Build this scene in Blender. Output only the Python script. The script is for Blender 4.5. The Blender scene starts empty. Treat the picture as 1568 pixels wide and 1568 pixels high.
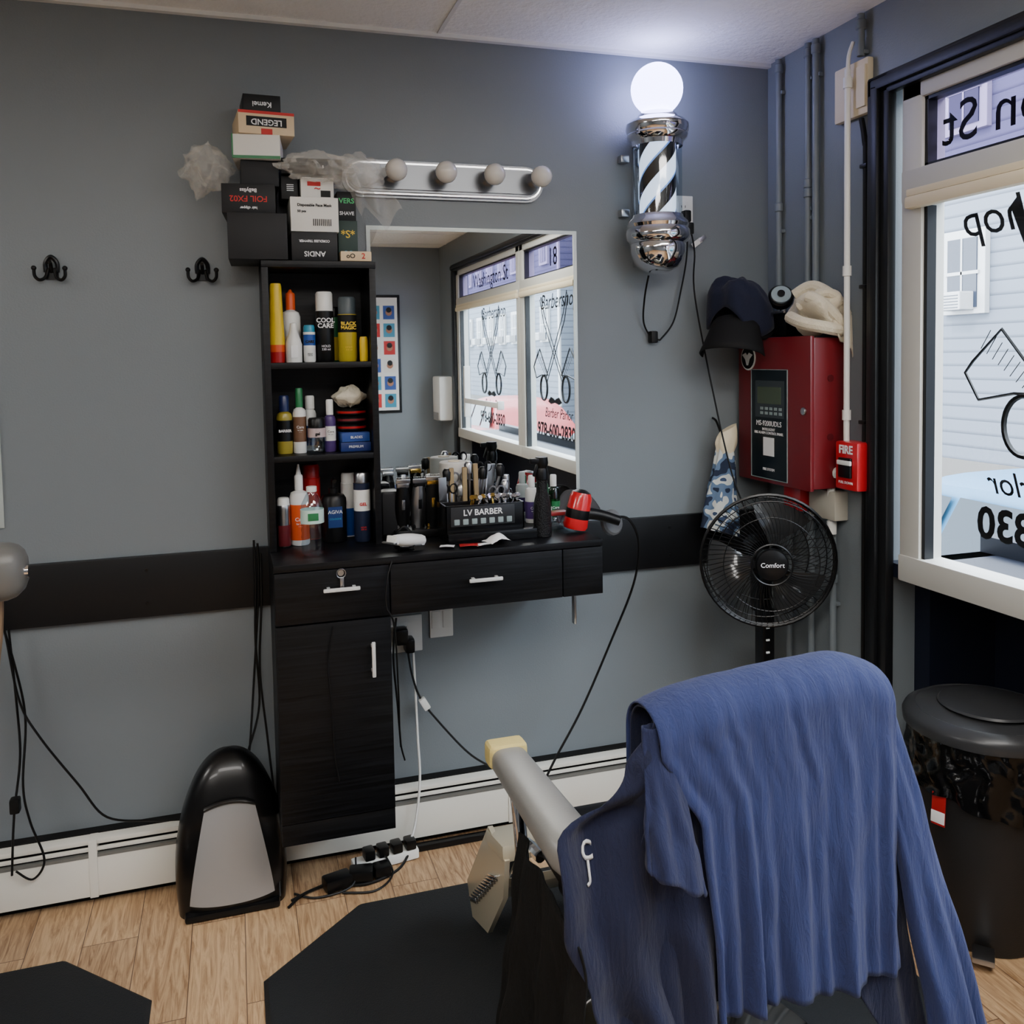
import bpy, bmesh, math, random
from mathutils import Vector, Matrix, Euler, noise
random.seed(7)
scene=bpy.context.scene
def lin(c):
    c=c/255.0
    return c/12.92 if c<=0.04045 else ((c+0.055)/1.055)**2.4
def C(r,g,b): return (lin(r),lin(g),lin(b),1)
MATS={}
def mat(name,col=(128,128,128),rough=0.5,metal=0.0,emit=None,es=1.0,alpha=1.0,trans=0.0,coat=0.0,bump=0.0,bscale=50,bstretch=(1,1,1),var=0.0,sheen=0.0,ior=1.45):
    if name in MATS: return MATS[name]
    m=bpy.data.materials.new(name); m.use_nodes=True
    nt=m.node_tree; b=nt.nodes["Principled BSDF"]
    b.inputs["Base Color"].default_value=C(*col)
    b.inputs["Roughness"].default_value=rough
    b.inputs["Metallic"].default_value=metal
    b.inputs["Alpha"].default_value=alpha
    b.inputs["Transmission Weight"].default_value=trans
    b.inputs["Coat Weight"].default_value=coat
    b.inputs["Sheen Weight"].default_value=sheen
    b.inputs["IOR"].default_value=ior
    if metal==0 and max(col)<50: b.inputs["Specular IOR Level"].default_value=.35
    if emit:
        b.inputs["Emission Color"].default_value=C(*emit); b.inputs["Emission Strength"].default_value=es
    if bump>0 or var>0:
        tc=nt.nodes.new("ShaderNodeTexCoord"); mp=nt.nodes.new("ShaderNodeMapping"); mp.inputs["Scale"].default_value=bstretch
        nz=nt.nodes.new("ShaderNodeTexNoise"); nz.inputs["Scale"].default_value=bscale; nz.inputs["Detail"].default_value=5
        nt.links.new(tc.outputs["Object"],mp.inputs[0]); nt.links.new(mp.outputs[0],nz.inputs["Vector"])
        if bump>0:
            bp=nt.nodes.new("ShaderNodeBump"); bp.inputs["Strength"].default_value=bump; bp.inputs["Distance"].default_value=0.005
            nt.links.new(nz.outputs["Fac"],bp.inputs["Height"]); nt.links.new(bp.outputs[0],b.inputs["Normal"])
        if var>0:
            mx=nt.nodes.new("ShaderNodeMix"); mx.data_type='RGBA'
            c=C(*col); mx.inputs[6].default_value=tuple(v*(1-var) for v in c[:3])+(1,); mx.inputs[7].default_value=tuple(min(1,v*(1+var)) for v in c[:3])+(1,)
            nt.links.new(nz.outputs["Fac"],mx.inputs[0]); nt.links.new(mx.outputs[2],b.inputs["Base Color"])
    MATS[name]=m; return m
def glassmat(name,tint=(255,255,255),gl=0.07,rough=0.02):
    if name in MATS: return MATS[name]
    m=bpy.data.materials.new(name); m.use_nodes=True; nt=m.node_tree; nt.nodes.clear()
    o=nt.nodes.new("ShaderNodeOutputMaterial"); t=nt.nodes.new("ShaderNodeBsdfTransparent"); t.inputs[0].default_value=C(*tint)
    g=nt.nodes.new("ShaderNodeBsdfGlossy"); g.inputs["Roughness"].default_value=rough; mx=nt.nodes.new("ShaderNodeMixShader"); mx.inputs[0].default_value=gl
    nt.links.new(t.outputs[0],mx.inputs[1]); nt.links.new(g.outputs[0],mx.inputs[2]); nt.links.new(mx.outputs[0],o.inputs[0])
    MATS[name]=m; return m

class MB:
    def __init__(s): s.V=[];s.F=[];s.M=[];s.mats=[]
    def mi(s,m):
        if m not in s.mats: s.mats.append(m)
        return s.mats.index(m)
    def add(s,vs,fs,m,mtx=None):
        n=len(s.V)
        for v in vs:
            v=Vector(v); s.V.append(tuple(mtx@v if mtx else v))
        if isinstance(m,list):
            for f,mm in zip(fs,m): s.F.append([i+n for i in f]); s.M.append(s.mi(mm))
        else:
            k=s.mi(m)
            for f in fs: s.F.append([i+n for i in f]); s.M.append(k)
        return s
    def box(s,c,d,m,bev=0.0,rot=None,seg=2,taper=None):
        bm=bmesh.new(); bmesh.ops.create_cube(bm,size=1)
        for v in bm.verts:
            v.co=Vector((v.co.x*d[0],v.co.y*d[1],v.co.z*d[2]))
            if taper and v.co.z>0: v.co.x*=taper; v.co.y*=taper
        if bev>0: bmesh.ops.bevel(bm,geom=bm.edges[:],offset=min(bev,min(d)*.49),segments=seg,affect='EDGES',profile=.6)
        bm.verts.index_update()
        mt=Matrix.Translation(c)
        if rot is not None: mt=mt@Euler([math.radians(a) for a in rot]).to_matrix().to_4x4()
        s.add([v.co.copy() for v in bm.verts],[[v.index for v in f.verts] for f in bm.faces],m,mt); bm.free(); return s
    def bx(s,x0,x1,y0,y1,z0,z1,m,bev=0.0): return s.box(((x0+x1)/2,(y0+y1)/2,(z0+z1)/2),(abs(x1-x0),abs(y1-y0),abs(z1-z0)),m,bev)
    def lathe(s,c,prof,m,n=28,rot=None,sx=1,sy=1,mtx=None,twist=0):
        vs=[];fs=[];ms=[];rows=[]
        for j,(r,z) in enumerate(prof):
            if abs(r)<1e-6: rows.append([len(vs)]); vs.append((0,0,z))
            else:
                row=[]
                for i in range(n):
                    a=2*math.pi*i/n+twist*z; row.append(len(vs)); vs.append((r*math.cos(a)*sx,r*math.sin(a)*sy,z))
                rows.append(row)
        for j in range(len(prof)-1):
            A,B=rows[j],rows[j+1]; mm=m[j] if isinstance(m,list) else m
            for i in range(n):
                k=(i+1)%n
                if len(A)==1 and len(B)==1: continue
                if len(A)==1: fs.append([A[0],B[k],B[i]])
                elif len(B)==1: fs.append([A[i],A[k],B[0]])
                else: fs.append([A[i],A[k],B[k],B[i]])
                ms.append(mm)
        mt=Matrix.Translation(c)
        if rot is not None: mt=mt@Euler([math.radians(a) for a in rot]).to_matrix().to_4x4()
        if mtx is not None: mt=mtx
        return s.add(vs,fs,ms,mt)
    def cyl(s,c,r,h,m,n=24,rot=None,bev=0.0):
        b=min(bev,r*.5,h*.4)
        if b>0: prof=[(0,-h/2),(r-b,-h/2),(r,-h/2+b),(r,h/2-b),(r-b,h/2),(0,h/2)]
        else: prof=[(0,-h/2),(r,-h/2),(r,h/2),(0,h/2)]
        return s.lathe(c,prof,m,n,rot)
    def sph(s,c,r,m,n=24,k=12,rot=None):
        if not isinstance(r,(tuple,list)): r=(r,r,r)
        prof=[(math.sin(math.pi*j/k),-math.cos(math.pi*j/k)) for j in range(k+1)]
        prof[0]=(0,-1);prof[-1]=(0,1)
        mt=Matrix.Translation(c)
        if rot is not None: mt=mt@Euler([math.radians(a) for a in rot]).to_matrix().to_4x4()
        mt=mt@Matrix.Diagonal((r[0],r[1],r[2],1))
        return s.lathe((0,0,0),prof,m,n,mtx=mt)
    def tube(s,pts,r,m,n=8,sub=6,closed=False,cap=True):
        P=[Vector(p) for p in pts]
        if sub>1 and len(P)>2:
            Q=[]; N=len(P)
            rng=range(N) if closed else range(N-1)
            for i in rng:
                p0=P[(i-1)%N] if (closed or i>0) else P[0]; p1=P[i]; p2=P[(i+1)%N]; p3=P[(i+2)%N] if (closed or i+2<N) else P[-1]
                for k in range(sub):
                    t=k/sub
                    Q.append(.5*((2*p1)+(-p0+p2)*t+(2*p0-5*p1+4*p2-p3)*t*t+(-p0+3*p1-3*p2+p3)*t**3))
            if not closed: Q.append(P[-1])
            P=Q
        N=len(P); vs=[];fs=[]; up=None
        for i in range(N):
            if closed: t=P[(i+1)%N]-P[(i-1)%N]
            else: t=P[min(i+1,N-1)]-P[max(i-1,0)]
            if t.length<1e-9: t=Vector((0,0,1))
            t.normalize()
            if up is None:
                up=Vector((0,0,1)) if abs(t.z)<.9 else Vector((1,0,0))
            up=(up-t*up.dot(t)); 
            if up.length<1e-6: up=t.orthogonal()
            up.normalize(); bi=t.cross(up)
            rr=r(i/(N-1)) if callable(r) else r
            for k in range(n):
                a=2*math.pi*k/n; vs.append(P[i]+up*math.cos(a)*rr+bi*math.sin(a)*rr)
        for i in range(N if closed else N-1):
            for k in range(n):
                a=i*n+k;b=i*n+(k+1)%n;c=((i+1)%N)*n+(k+1)%n;d=((i+1)%N)*n+k
                fs.append([a,b,c,d])
        if not closed and cap: fs.append(list(range(n))[::-1]); fs.append([(N-1)*n+k for k in range(n)])
        return s.add(vs,fs,m)
    def grid(s,fn,nu,nv,m,cu=False,caps=False):
        vs=[fn(i/(nu if cu else nu-1),j/(nv-1)) for j in range(nv) for i in range(nu)]
        fs=[]
        for j in range(nv-1):
            for i in range(nu if cu else nu-1):
                k=(i+1)%nu; fs.append([j*nu+i,j*nu+k,(j+1)*nu+k,(j+1)*nu+i])
        if caps: fs.append(list(range(nu))); fs.append([(nv-1)*nu+i for i in range(nu)])
        return s.add(vs,fs,m)
    def poly(s,pts,th,m,mtx=None):
        n=len(pts); vs=[(x,y,0) for x,y in pts]+[(x,y,th) for x,y in pts]
        fs=[list(range(n))[::-1],list(range(n,2*n))]+[[i,(i+1)%n,n+(i+1)%n,n+i] for i in range(n)]
        return s.add(vs,fs,m,mtx)
    def text(s,body,size,m,loc,facing='-y',al='CENTER',shear=0,ex=.0004,roll=0,bold=0,space=1,fn=None):
        cu=bpy.data.curves.new("tmp","FONT"); cu.body=body; cu.size=size; cu.align_x=al; cu.align_y='CENTER'; cu.extrude=ex; cu.shear=shear; cu.offset=bold; cu.resolution_u=3; cu.space_line=space
        ob=bpy.data.objects.new("tmp",cu); bpy.context.collection.objects.link(ob)
        dg=bpy.context.evaluated_depsgraph_get(); me=ob.evaluated_get(dg).to_mesh()
        if facing=='-y': R=Matrix(((1,0,0),(0,0,-1),(0,1,0))).to_4x4()
        elif facing=='-x': R=Matrix(((0,0,-1),(-1,0,0),(0,1,0))).to_4x4()
        elif facing=='+x': R=Matrix(((0,0,1),(1,0,0),(0,1,0))).to_4x4()
        else: R=Matrix.Identity(4)
        mt=Matrix.Translation(loc)@R@Matrix.Rotation(math.radians(roll),4,'Z')
        vs=[v.co.copy() for v in me.vertices]
        if fn: vs=[fn(v) for v in vs]; mt=None
        s.add(vs,[list(p.vertices) for p in me.polygons],m,mt)
        bpy.data.objects.remove(ob); bpy.data.curves.remove(cu); return s
    def build(s,name,ang=35,mods=None,smooth=True):
        me=bpy.data.meshes.new(name); me.from_pydata(s.V,[],s.F)
        for m in s.mats: me.materials.append(m)
        me.polygons.foreach_set("material_index",s.M)
        if smooth:
            me.polygons.foreach_set("use_smooth",[True]*len(s.F))
            me.set_sharp_from_angle(angle=math.radians(ang))
        me.update()
        bm=bmesh.new(); bm.from_mesh(me); bmesh.ops.recalc_face_normals(bm,faces=bm.faces); bm.to_mesh(me); bm.free()
        o=bpy.data.objects.new(name,me); bpy.context.collection.objects.link(o)
        return o
def solid(o,t,sub=0):
    if sub:
        q=o.modifiers.new("sub","SUBSURF"); q.levels=sub; q.render_levels=sub
    q=o.modifiers.new("sol","SOLIDIFY"); q.thickness=t; q.offset=0

# ---------------- materials
wallm=mat("wall_paint",(115,122,127),.38,bump=.12,bscale=180)
black=mat("black_plastic",(9,9,10),.35)
blackm=mat("black_matte",(14,14,15),.6)
rubber=mat("black_rubber",(8,8,9),.5)
chrome=mat("chrome",(225,225,228),.08,1.0)
steel=mat("brushed_steel",(180,180,182),.28,1.0)
white=mat("white_plastic",(228,228,224),.35)
whitep=mat("white_paint",(225,224,218),.4)
cream=mat("cream",(222,208,178),.55)
red=mat("red_plastic",(165,22,26),.3)
yellow=mat("yellow",(228,192,30),.4)
orange=mat("orange",(218,82,30),.4)
green=mat("green",(38,115,68),.35)
blue=mat("blue",(30,72,150),.35)
teal=mat("cyan",(50,140,170),.35)
purple=mat("purple",(72,50,105),.35)
maroon=mat("maroon",(110,34,40),.35)
wtext=mat("print_white",(235,235,235),.5)
btext=mat("print_black",(8,8,8),.5)
rtext=mat("print_red",(195,36,32),.5)
clear=glassmat("clear_plastic",(232,240,245),.12,.05)
greenp=glassmat("green_clear",(90,190,130),.1,.05)
greyvinyl=mat("silver_vinyl",(140,139,135),.36,0.2,bump=.06,bscale=200)
greyv2=mat("grey_vinyl",(98,97,94),.4,0.1,bump=.06,bscale=200)

def floor_mat():
    m=bpy.data.materials.new("oak_plank_floor"); m.use_nodes=True; nt=m.node_tree; b=nt.nodes["Principled BSDF"]; N=nt.nodes.new; L=nt.links.new
    tc=N("ShaderNodeTexCoord"); mp=N("ShaderNodeMapping"); mp.inputs["Rotation"].default_value=(0,0,math.radians(90)); mp.inputs["Location"].default_value=(.35,.06,0)
    L(tc.outputs["Object"],mp.inputs[0])
    br=N("ShaderNodeTexBrick"); br.offset=.37; br.inputs["Scale"].default_value=1; br.inputs["Brick Width"].default_value=.95; br.inputs["Row Height"].default_value=.135
    br.inputs["Mortar Size"].default_value=.0011; br.inputs["Color1"].default_value=C(198,158,114); br.inputs["Color2"].default_value=C(140,102,68); br.inputs["Mortar"].default_value=C(90,62,42)
    L(mp.outputs[0],br.inputs["Vector"])
    sc=N("ShaderNodeVectorMath"); sc.operation='SCALE'; sc.inputs[3].default_value=9; L(br.outputs["Color"],sc.inputs[0])
    ad=N("ShaderNodeVectorMath"); ad.operation='ADD'; L(tc.outputs["Object"],ad.inputs[0]); L(sc.outputs[0],ad.inputs[1])
    m2=N("ShaderNodeMapping"); m2.inputs["Scale"].default_value=(16,1.3,1); L(ad.outputs[0],m2.inputs[0])
    nz=N("ShaderNodeTexNoise"); nz.inputs["Scale"].default_value=3; nz.inputs["Detail"].default_value=10; nz.inputs["Roughness"].default_value=.66; nz.inputs["Distortion"].default_value=2.6; L(m2.outputs[0],nz.inputs["Vector"])
    rp=N("ShaderNodeValToRGB"); rp.color_ramp.elements[0].position=.36; rp.color_ramp.elements[0].color=C(98,64,40); rp.color_ramp.elements[1].position=.60; rp.color_ramp.elements[1].color=C(218,186,146)
    L(nz.outputs["Fac"],rp.inputs[0])
    mx=N("ShaderNodeMix"); mx.data_type='RGBA'; mx.inputs[0].default_value=.52; L(br.outputs["Color"],mx.inputs[6]); L(rp.outputs[0],mx.inputs[7])
    m3=N("ShaderNodeMix"); m3.data_type='RGBA'; L(br.outputs["Fac"],m3.inputs[0]); L(mx.outputs[2],m3.inputs[6]); m3.inputs[7].default_value=C(90,62,42); L(m3.outputs[2],b.inputs["Base Color"])
    b.inputs["Roughness"].default_value=.42
    bp=N("ShaderNodeBump"); bp.inputs["Strength"].default_value=.15; bp.inputs["Distance"].default_value=.002; L(nz.outputs["Fac"],bp.inputs["Height"]); L(bp.outputs[0],b.inputs["Normal"])
    return m
def woodblack():
    m=bpy.data.materials.new("black_woodgrain"); m.use_nodes=True; nt=m.node_tree; b=nt.nodes["Principled BSDF"]; N=nt.nodes.new; L=nt.links.new
    tc=N("ShaderNodeTexCoord"); mp=N("ShaderNodeMapping"); mp.inputs["Scale"].default_value=(1.5,20,60); L(tc.outputs["Object"],mp.inputs[0])
    nz=N("ShaderNodeTexNoise"); nz.inputs["Scale"].default_value=3; nz.inputs["Detail"].default_value=6; L(mp.outputs[0],nz.inputs["Vector"])
    rp=N("ShaderNodeValToRGB"); rp.color_ramp.elements[0].position=.35; rp.color_ramp.elements[0].color=C(3,3,4); rp.color_ramp.elements[1].position=.7; rp.color_ramp.elements[1].color=C(18,19,22); L(nz.outputs["Fac"],rp.inputs[0]); L(rp.outputs[0],b.inputs["Base Color"])
    b.inputs["Roughness"].default_value=.42; b.inputs["Specular IOR Level"].default_value=.25
    bp=N("ShaderNodeBump"); bp.inputs["Strength"].default_value=.3; bp.inputs["Distance"].default_value=.001; L(nz.outputs["Fac"],bp.inputs["Height"]); L(bp.outputs[0],b.inputs["Normal"])
    return m
def sidingm():
    m=bpy.data.materials.new("clapboard_siding"); m.use_nodes=True; nt=m.node_tree; b=nt.nodes["Principled BSDF"]; N=nt.nodes.new; L=nt.links.new
    tc=N("ShaderNodeTexCoord"); w=N("ShaderNodeTexWave"); w.wave_type='BANDS'; w.bands_direction='Z'; w.wave_profile='SAW'; w.inputs["Scale"].default_value=1.5
    L(tc.outputs["Object"],w.inputs["Vector"]); rp=N("ShaderNodeValToRGB"); rp.color_ramp.elements[0].color=C(42,48,58); rp.color_ramp.elements[1].color=C(84,90,100); rp.color_ramp.elements[1].position=.25
    L(w.outputs["Fac"],rp.inputs[0]); L(rp.outputs[0],b.inputs["Base Color"]); b.inputs["Roughness"].default_value=.7
    return m
wood=woodblack()
ceilm=mat("ceiling_tile",(242,242,238),.85,bump=.9,bscale=55)

# ---------------- room shell
YB=-5.14; XL=-5.2; H=2.5
b=MB(); b.bx(XL,0.35,YB,0,-.05,0,floor_mat()); b.build("floor",smooth=False)
b=MB(); b.bx(XL,.1,YB,0,H,H+.04,ceilm); b.build("ceiling",smooth=False)
gridm=mat("ceiling_grid_white",(222,223,220),.5)
b=MB()
for i in range(-3,1):
    x=-1.165+1.22*i; b.bx(x-.006,x+.006,YB,0,H-.004,H+.001,gridm)
for j in range(9):
    y=-.6-.61*j
    if y>YB: b.bx(XL,0,y-.006,y+.006,H-.004,H+.001,gridm)
b.bx(XL,0,-.02,0,H-.012,H,gridm)
b.build("trim_ceiling_grid",smooth=False)
b=MB(); b.bx(XL-.1,.1,0,.1,-.05,H+.04,wallm); b.build("wall_back",smooth=False)
b=MB(); b.bx(XL-.1,.1,YB-.1,YB,-.05,H+.04,wallm); b.build("wall_front",smooth=False)
b=MB(); b.bx(XL-.1,XL,YB,0,-.05,H+.04,wallm); b.build("wall_left",smooth=False)
navy=mat("navy_paint",(16,21,36),.5)
b=MB()
b.bx(0,.1,-.60,0,-.05,H+.04,wallm)
b.bx(0,.1,YB,-4.5,-.05,H+.04,wallm)
b.bx(0,.1,-4.5,-.60,2.25,H+.04,wallm)
b.bx(.34,.40,-4.5,-.60,-.05,.95,navy)
b.bx(.1,.40,-.66,-.60,-.05,.90,navy)
b.bx(.1,.40,-4.56,-4.5,-.05,.90,navy)
b.bx(.0,.40,-4.5,-.60,.86,.90,navy)
b.build("wall_right",smooth=False)
tblack=mat("black_trim_paint",(18,19,21),.4)
frame=mat("window_frame_white",(188,187,180),.45)
b=MB()
b.bx(-.03,.0,-.63,-.54,.0,2.29,tblack,.008)
b.bx(-.045,-.03,-.60,-.57,.0,2.26,tblack,.006)
b.bx(-.03,.0,-4.6,-4.5,.0,2.29,tblack,.008)
b.bx(-.03,.0,-4.6,-.54,2.23,2.29,tblack,.008)
b.bx(-.045,-.03,-4.57,-.57,2.245,2.275,tblack,.006)
b.build("trim_1")
wins=[(-.66,-1.78),(-1.78,-2.80),(-2.80,-4.5)]
gl=glassmat("window_glass",(250,252,255),.05,.01)
glt=glassmat("transom_glass",(150,135,175),.08,.01)  # purple tint painted in for the outside building's reflection
for wi,(ya,yb) in enumerate(wins):
    b=MB(); fl=.075
    b.bx(-.01,.07,ya-fl,ya,.89,2.25,frame,.006); b.bx(-.01,.07,yb,yb+fl,.89,2.25,frame,.006)
    b.bx(-.01,.07,yb,ya,2.19,2.25,frame,.006); b.bx(-.015,.07,yb,ya,.86,.935,frame,.006)
    b.bx(-.012,.07,yb,ya,1.915,2.005,frame,.006)
    b.bx(-.03,.0,yb+.03,ya-.03,1.895,1.93,cream,.01)
    b.bx(-.022,.0,yb+.03,ya-.03,1.93,1.95,cream,.004)
    for (z0,z1) in ((.935,1.90),(2.005,2.19)):
        b.bx(.0,.03,ya-fl-.012,ya-fl,z0,z1,tblack); b.bx(.0,.03,yb+fl,yb+fl+.012,z0,z1,tblack)
    b.bx(.0,.03,yb+fl,ya-fl,2.18,2.19,tblack); b.bx(.0,.03,yb+fl,ya-fl,2.005,2.013,tblack)
    b.add([(.03,ya-fl,.935),(.03,yb+fl,.935),(.03,yb+fl,1.915),(.03,ya-fl,1.915)],[[0,1,2,3]],gl)
    b.add([(.03,ya-fl,2.005),(.03,yb+fl,2.005),(.03,yb+fl,2.19),(.03,ya-fl,2.19)],[[0,1,2,3]],glt)
    b.build("window_%d"%(wi+1))
    cy=(ya+yb)/2; X=.036
    d=MB()
    d.text("18" if wi==1 else "Washington St",.155,btext,(X,cy,2.10),'+x')
    d.text("Barbershop",.13,btext,(X,cy+.075,1.84),'+x',shear=.3)
    d.text("Barber Parlor",.085,btext,(X,cy+.055,1.17),'+x',shear=.3)
    d.text("978-600-2830",.115,btext,(X,cy+.005,1.06),'+x',bold=.003)
    cz=1.46
    def P(u,v): return (X,cy+u,cz+v)
    MX=Matrix(((0,0,1,X),(1,0,0,cy),(0,1,0,cz),(0,0,0,1)))
    for sg in (1,-1):
        d.tube([P(sg*(.19+.06*math.cos(a)),-.14+.075*math.sin(a)) for a in [2*math.pi*i/14 for i in range(14)]],.007,btext,n=5,sub=2,closed=True)
        pl=[(.15,-.08),(-.16,.30),(-.22,.42),(-.24,.40),(-.18,.26),(.13,-.10)]
        pl=[(-sg*a,c_) for a,c_ in pl]
        if wi==0: d.poly(pl if sg<0 else pl[::-1],.002,btext,MX)
        else: d.tube([P(a,c_) for a,c_ in pl]+[P(*pl[0])],.003,btext,n=4,sub=1)
        pts=[(.12,-.06),(.26,.10),(.35,.02),(.375,-.01),(.33,-.08),(.22,-.06)]
        d.tube([P(sg*a,c_) for a,c_ in pts]+[P(sg*.12,-.06)],.004,btext,n=5,sub=1)
        for q in range(9): d.tube([P(sg*(.15+.018*q),-.03+.016*q),P(sg*(.18+.018*q),-.06+.014*q)],.0015,btext,n=4,sub=1)
    d.poly([(-.12,-.22),(-.07,-.19),(-.02,-.20),(0,-.21),(.02,-.20),(.07,-.19),(.12,-.22),(.07,-.235),(0,-.225),(-.07,-.235)],.002,btext,MX)
    d.build("window_lettering")
b=MB(); b.bx(-.06,-.04,-4.1,-3.2,1.16,1.20,white,.006); b.bx(-.06,-.012,-4.12,-4.08,1.05,1.45,white,.006); b.bx(-.06,-.012,-3.2,-3.17,1.15,1.21,white,.006); b.build("door_push_bar")
b=MB(); b.bx(XL,-.03,-.02,0,.79,.965,tblack,.003)
for i in range(9):
    x=-4.8+.55*i
    for z in (.83,.925): b.cyl((x,-.021,z),.005,.003,black,10,(90,0,0))
b.build("trim_2")
heat=mat("heater_white",(220,218,208),.38); dark=mat("slot_black",(8,8,8),.8)
b=MB()
b.bx(XL,-.25,-.03,0,.0,.195,dark)
b.bx(XL,-.25,-.066,0,.176,.190,heat,.004)
b.bx(XL,-.25,-.07,-.062,.03,.142,heat,.003)
b.bx(XL,-.25,-.071,-.055,.142,.150,mat("heater_groove",(110,110,105),.5))
b.bx(XL,-.25,-.068,-.058,.158,.168,heat,.003)
for x in (-3.4,-2.22,-1.0): b.bx(x-.004,x+.018,-.0735,-.005,.028,.191,heat,.002)
b.build("baseboard_heater")

# ---------------- exterior
asph=mat("asphalt",(58,59,62),.9); conc=mat("sidewalk_concrete",(150,148,144),.9)
b=MB(); b.bx(.45,2.2,-50,25,-.85,-.7,conc); b.build("sidewalk",smooth=False)
b=MB(); b.bx(2.2,60,-80,60,-1.0,-.86,asph); b.build("street",smooth=False)
sid=sidingm(); ewin=mat("house_window_dark",(30,37,50),.2); etrim=mat("house_trim",(150,150,150),.5)
def house(y0,y1,x=9.0,h=8):
    b=MB(); b.bx(x,x+6,y0,y1,-.85,h,sid)
    yy=y0+.35
    while yy+1<y1:
        for z0 in (2.15,4.9):
            b.bx(x-.10,x,yy,yy+.85,z0-.1,z0+1.18,etrim,.01); b.bx(x-.12,x-.09,yy+.14,yy+.71,z0,z0+1.05,ewin); b.bx(x-.13,x-.1,yy+.1,yy+.75,z0+.50,z0+.55,etrim)
            b.bx(x-.13,x-.1,yy+.41,yy+.44,z0,z0+1.05,etrim)
        b.box((x-.2,yy+.42,2.25),(.35,.45,.28),etrim,.02)
        for k in range(5): b.box((x-.38,yy+.42,2.15+.045*k),(.01,.38,.012),ewin)
        yy+=1.75
    b.bx(x-.06,x,y0,y0+.15,-.85,h,etrim); b.bx(x-.06,x,y1-.15,y1,-.85,h,etrim)
    b.bx(x-.05,x,y0,y1,-.86,-.2,mat("house_foundation",(90,88,85),.9))
    b.build("clapboard_house",smooth=False)
house(4.0,14.2); house(-9,2.2); house(-24,-11); house(-44,-26)
def car(y,col,name="parked_car",x=3.9):
    b=MB(); paint=mat("car_paint_%d"%col[0],col,.5,.0,coat=.15); cg=mat("car_glass",(12,26,36),.35,.0)
    prof=[(-2.2,.35),(-2.25,.6),(-2.1,.85),(-1.3,.98),(-.7,1.42),(.2,1.55),(1.3,1.53),(1.75,1.36),(2.1,1.02),(2.25,.65),(2.2,.35)]
    def f(u,v):
        t=u*(len(prof)-1); i=min(int(t),len(prof)-2); fr=t-i; a,c=prof[i],prof[i+1]; px=a[0]+(c[0]-a[0])*fr; pz=a[1]+(c[1]-a[1])*fr
        w=.88 if pz<.95 else .88-(pz-.95)*.42
        s_=(v*2-1)
        return (x+w*s_,y+px,-.86+pz-.05*abs(s_)**4)
    b.grid(f,41,9,paint)
    for sg in (-1,1):
        ring=[f(i/40,(sg+1)/2) for i in range(41)]
        b.add(ring,[list(range(41))],paint)
        for (a0,a1,b1,b0) in ((-1.10,-.55,.15,.2),(.27,.22,.95,1.05),(1.12,1.02,1.35,1.80)):
            b.add([(x+sg*.885,y+a0,-.86+.96),(x+sg*.70,y+a1,-.86+1.42),(x+sg*.70,y+b1,-.86+1.43),(x+sg*.885,y+b0,-.86+.98)],[[0,1,2,3]],cg)
        for yy in (-1.4,1.4):
            b.cyl((x+sg*.82,y+yy,-.86+.33),.33,.2,rubber,24,(0,90,0),.03); b.cyl((x+sg*.92,y+yy,-.86+.33),.19,.02,steel,16,(0,90,0))
        b.box((x+sg*.80,y+2.12,-.86+.80),(.16,.14,.22),mat("tail_light",(150,30,30),.3),.03)
        b.box((x+sg*.89,y+.6,-.86+.88),(.02,.14,.025),steel,.006); b.box((x+sg*.885,y+.2,-.86+.7),(.006,.012,.5),btext)
    b.add([(x-.7,y-1.27,-.86+1.03),(x+.7,y-1.27,-.86+1.03),(x+.6,y-.73,-.86+1.43),(x-.6,y-.73,-.86+1.43)],[[0,1,2,3]],cg)
    b.build(name)
car(.85,(44,88,118),x=3.3); car(-9,(40,95,105)); car(-16,(130,40,40))

# ---------------- wall things
mir=mat("mirror_silver",(225,230,230),.01,1.0)
def mirror(x0,x1,z0,z1):
    b=MB(); b.bx(x0,x1,-.006,-.001,z0,z1,mat("mirror_edge",(215,225,222),.15,.5))
    b.add([(x0+.012,-.0065,z0+.012),(x1-.012,-.0065,z0+.012),(x1-.012,-.0065,z1-.012),(x0+.012,-.0065,z1-.012)],[[0,1,2,3]],mir)
    b.build("wall_mirror",smooth=False)
mirror(-1.40,-.72,1.0,1.915); mirror(-3.13,-2.405,1.07,1.915)
b=MB()
def racetrack(x0,x1,zc,hh,n=10):
    pts=[]
    for i in range(n+1):
        a=math.pi/2-math.pi*i/n; pts.append((x1-hh+hh*math.cos(a),zc+hh*math.sin(a)))
    for i in range(n+1):
        a=-math.pi/2-math.pi*i/n; pts.append((x0+hh+hh*math.cos(a),zc+hh*math.sin(a)))
    return pts
RY=Matrix(((1,0,0,0),(0,0,-1,0),(0,1,0,0),(0,0,0,1)))
barm=mat("bar_chrome",(112,114,117),.3,1.0)
b.poly(racetrack(-1.47,-.835,2.055,.056),.012,barm,RY)
b.poly(racetrack(-1.46,-.845,2.055,.048),.024,chrome,RY)
b.poly(racetrack(-1.455,-.85,2.055,.041),.032,barm,RY)
b.poly(racetrack(-1.45,-.855,2.055,.034),.038,barm,RY)
bulb=mat("bulb_frosted",(215,210,200),.25,trans=.0,coat=.5)
for x in (-1.32,-1.17,-1.02,-.87):
    b.lathe((x,-.038,2.065),[(0,0),(.026,0),(.022,.02),(.018,.028)],chrome,20,(90,0,0))
    b.lathe((x,-.06,2.065),[(.012,0),(.016,.01),(.028,.022),(.033,.038),(.030,.054),(.018,.066),(0,.070)],bulb,20,(90,0,0))
b.build("vanity_light_bar")
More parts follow.
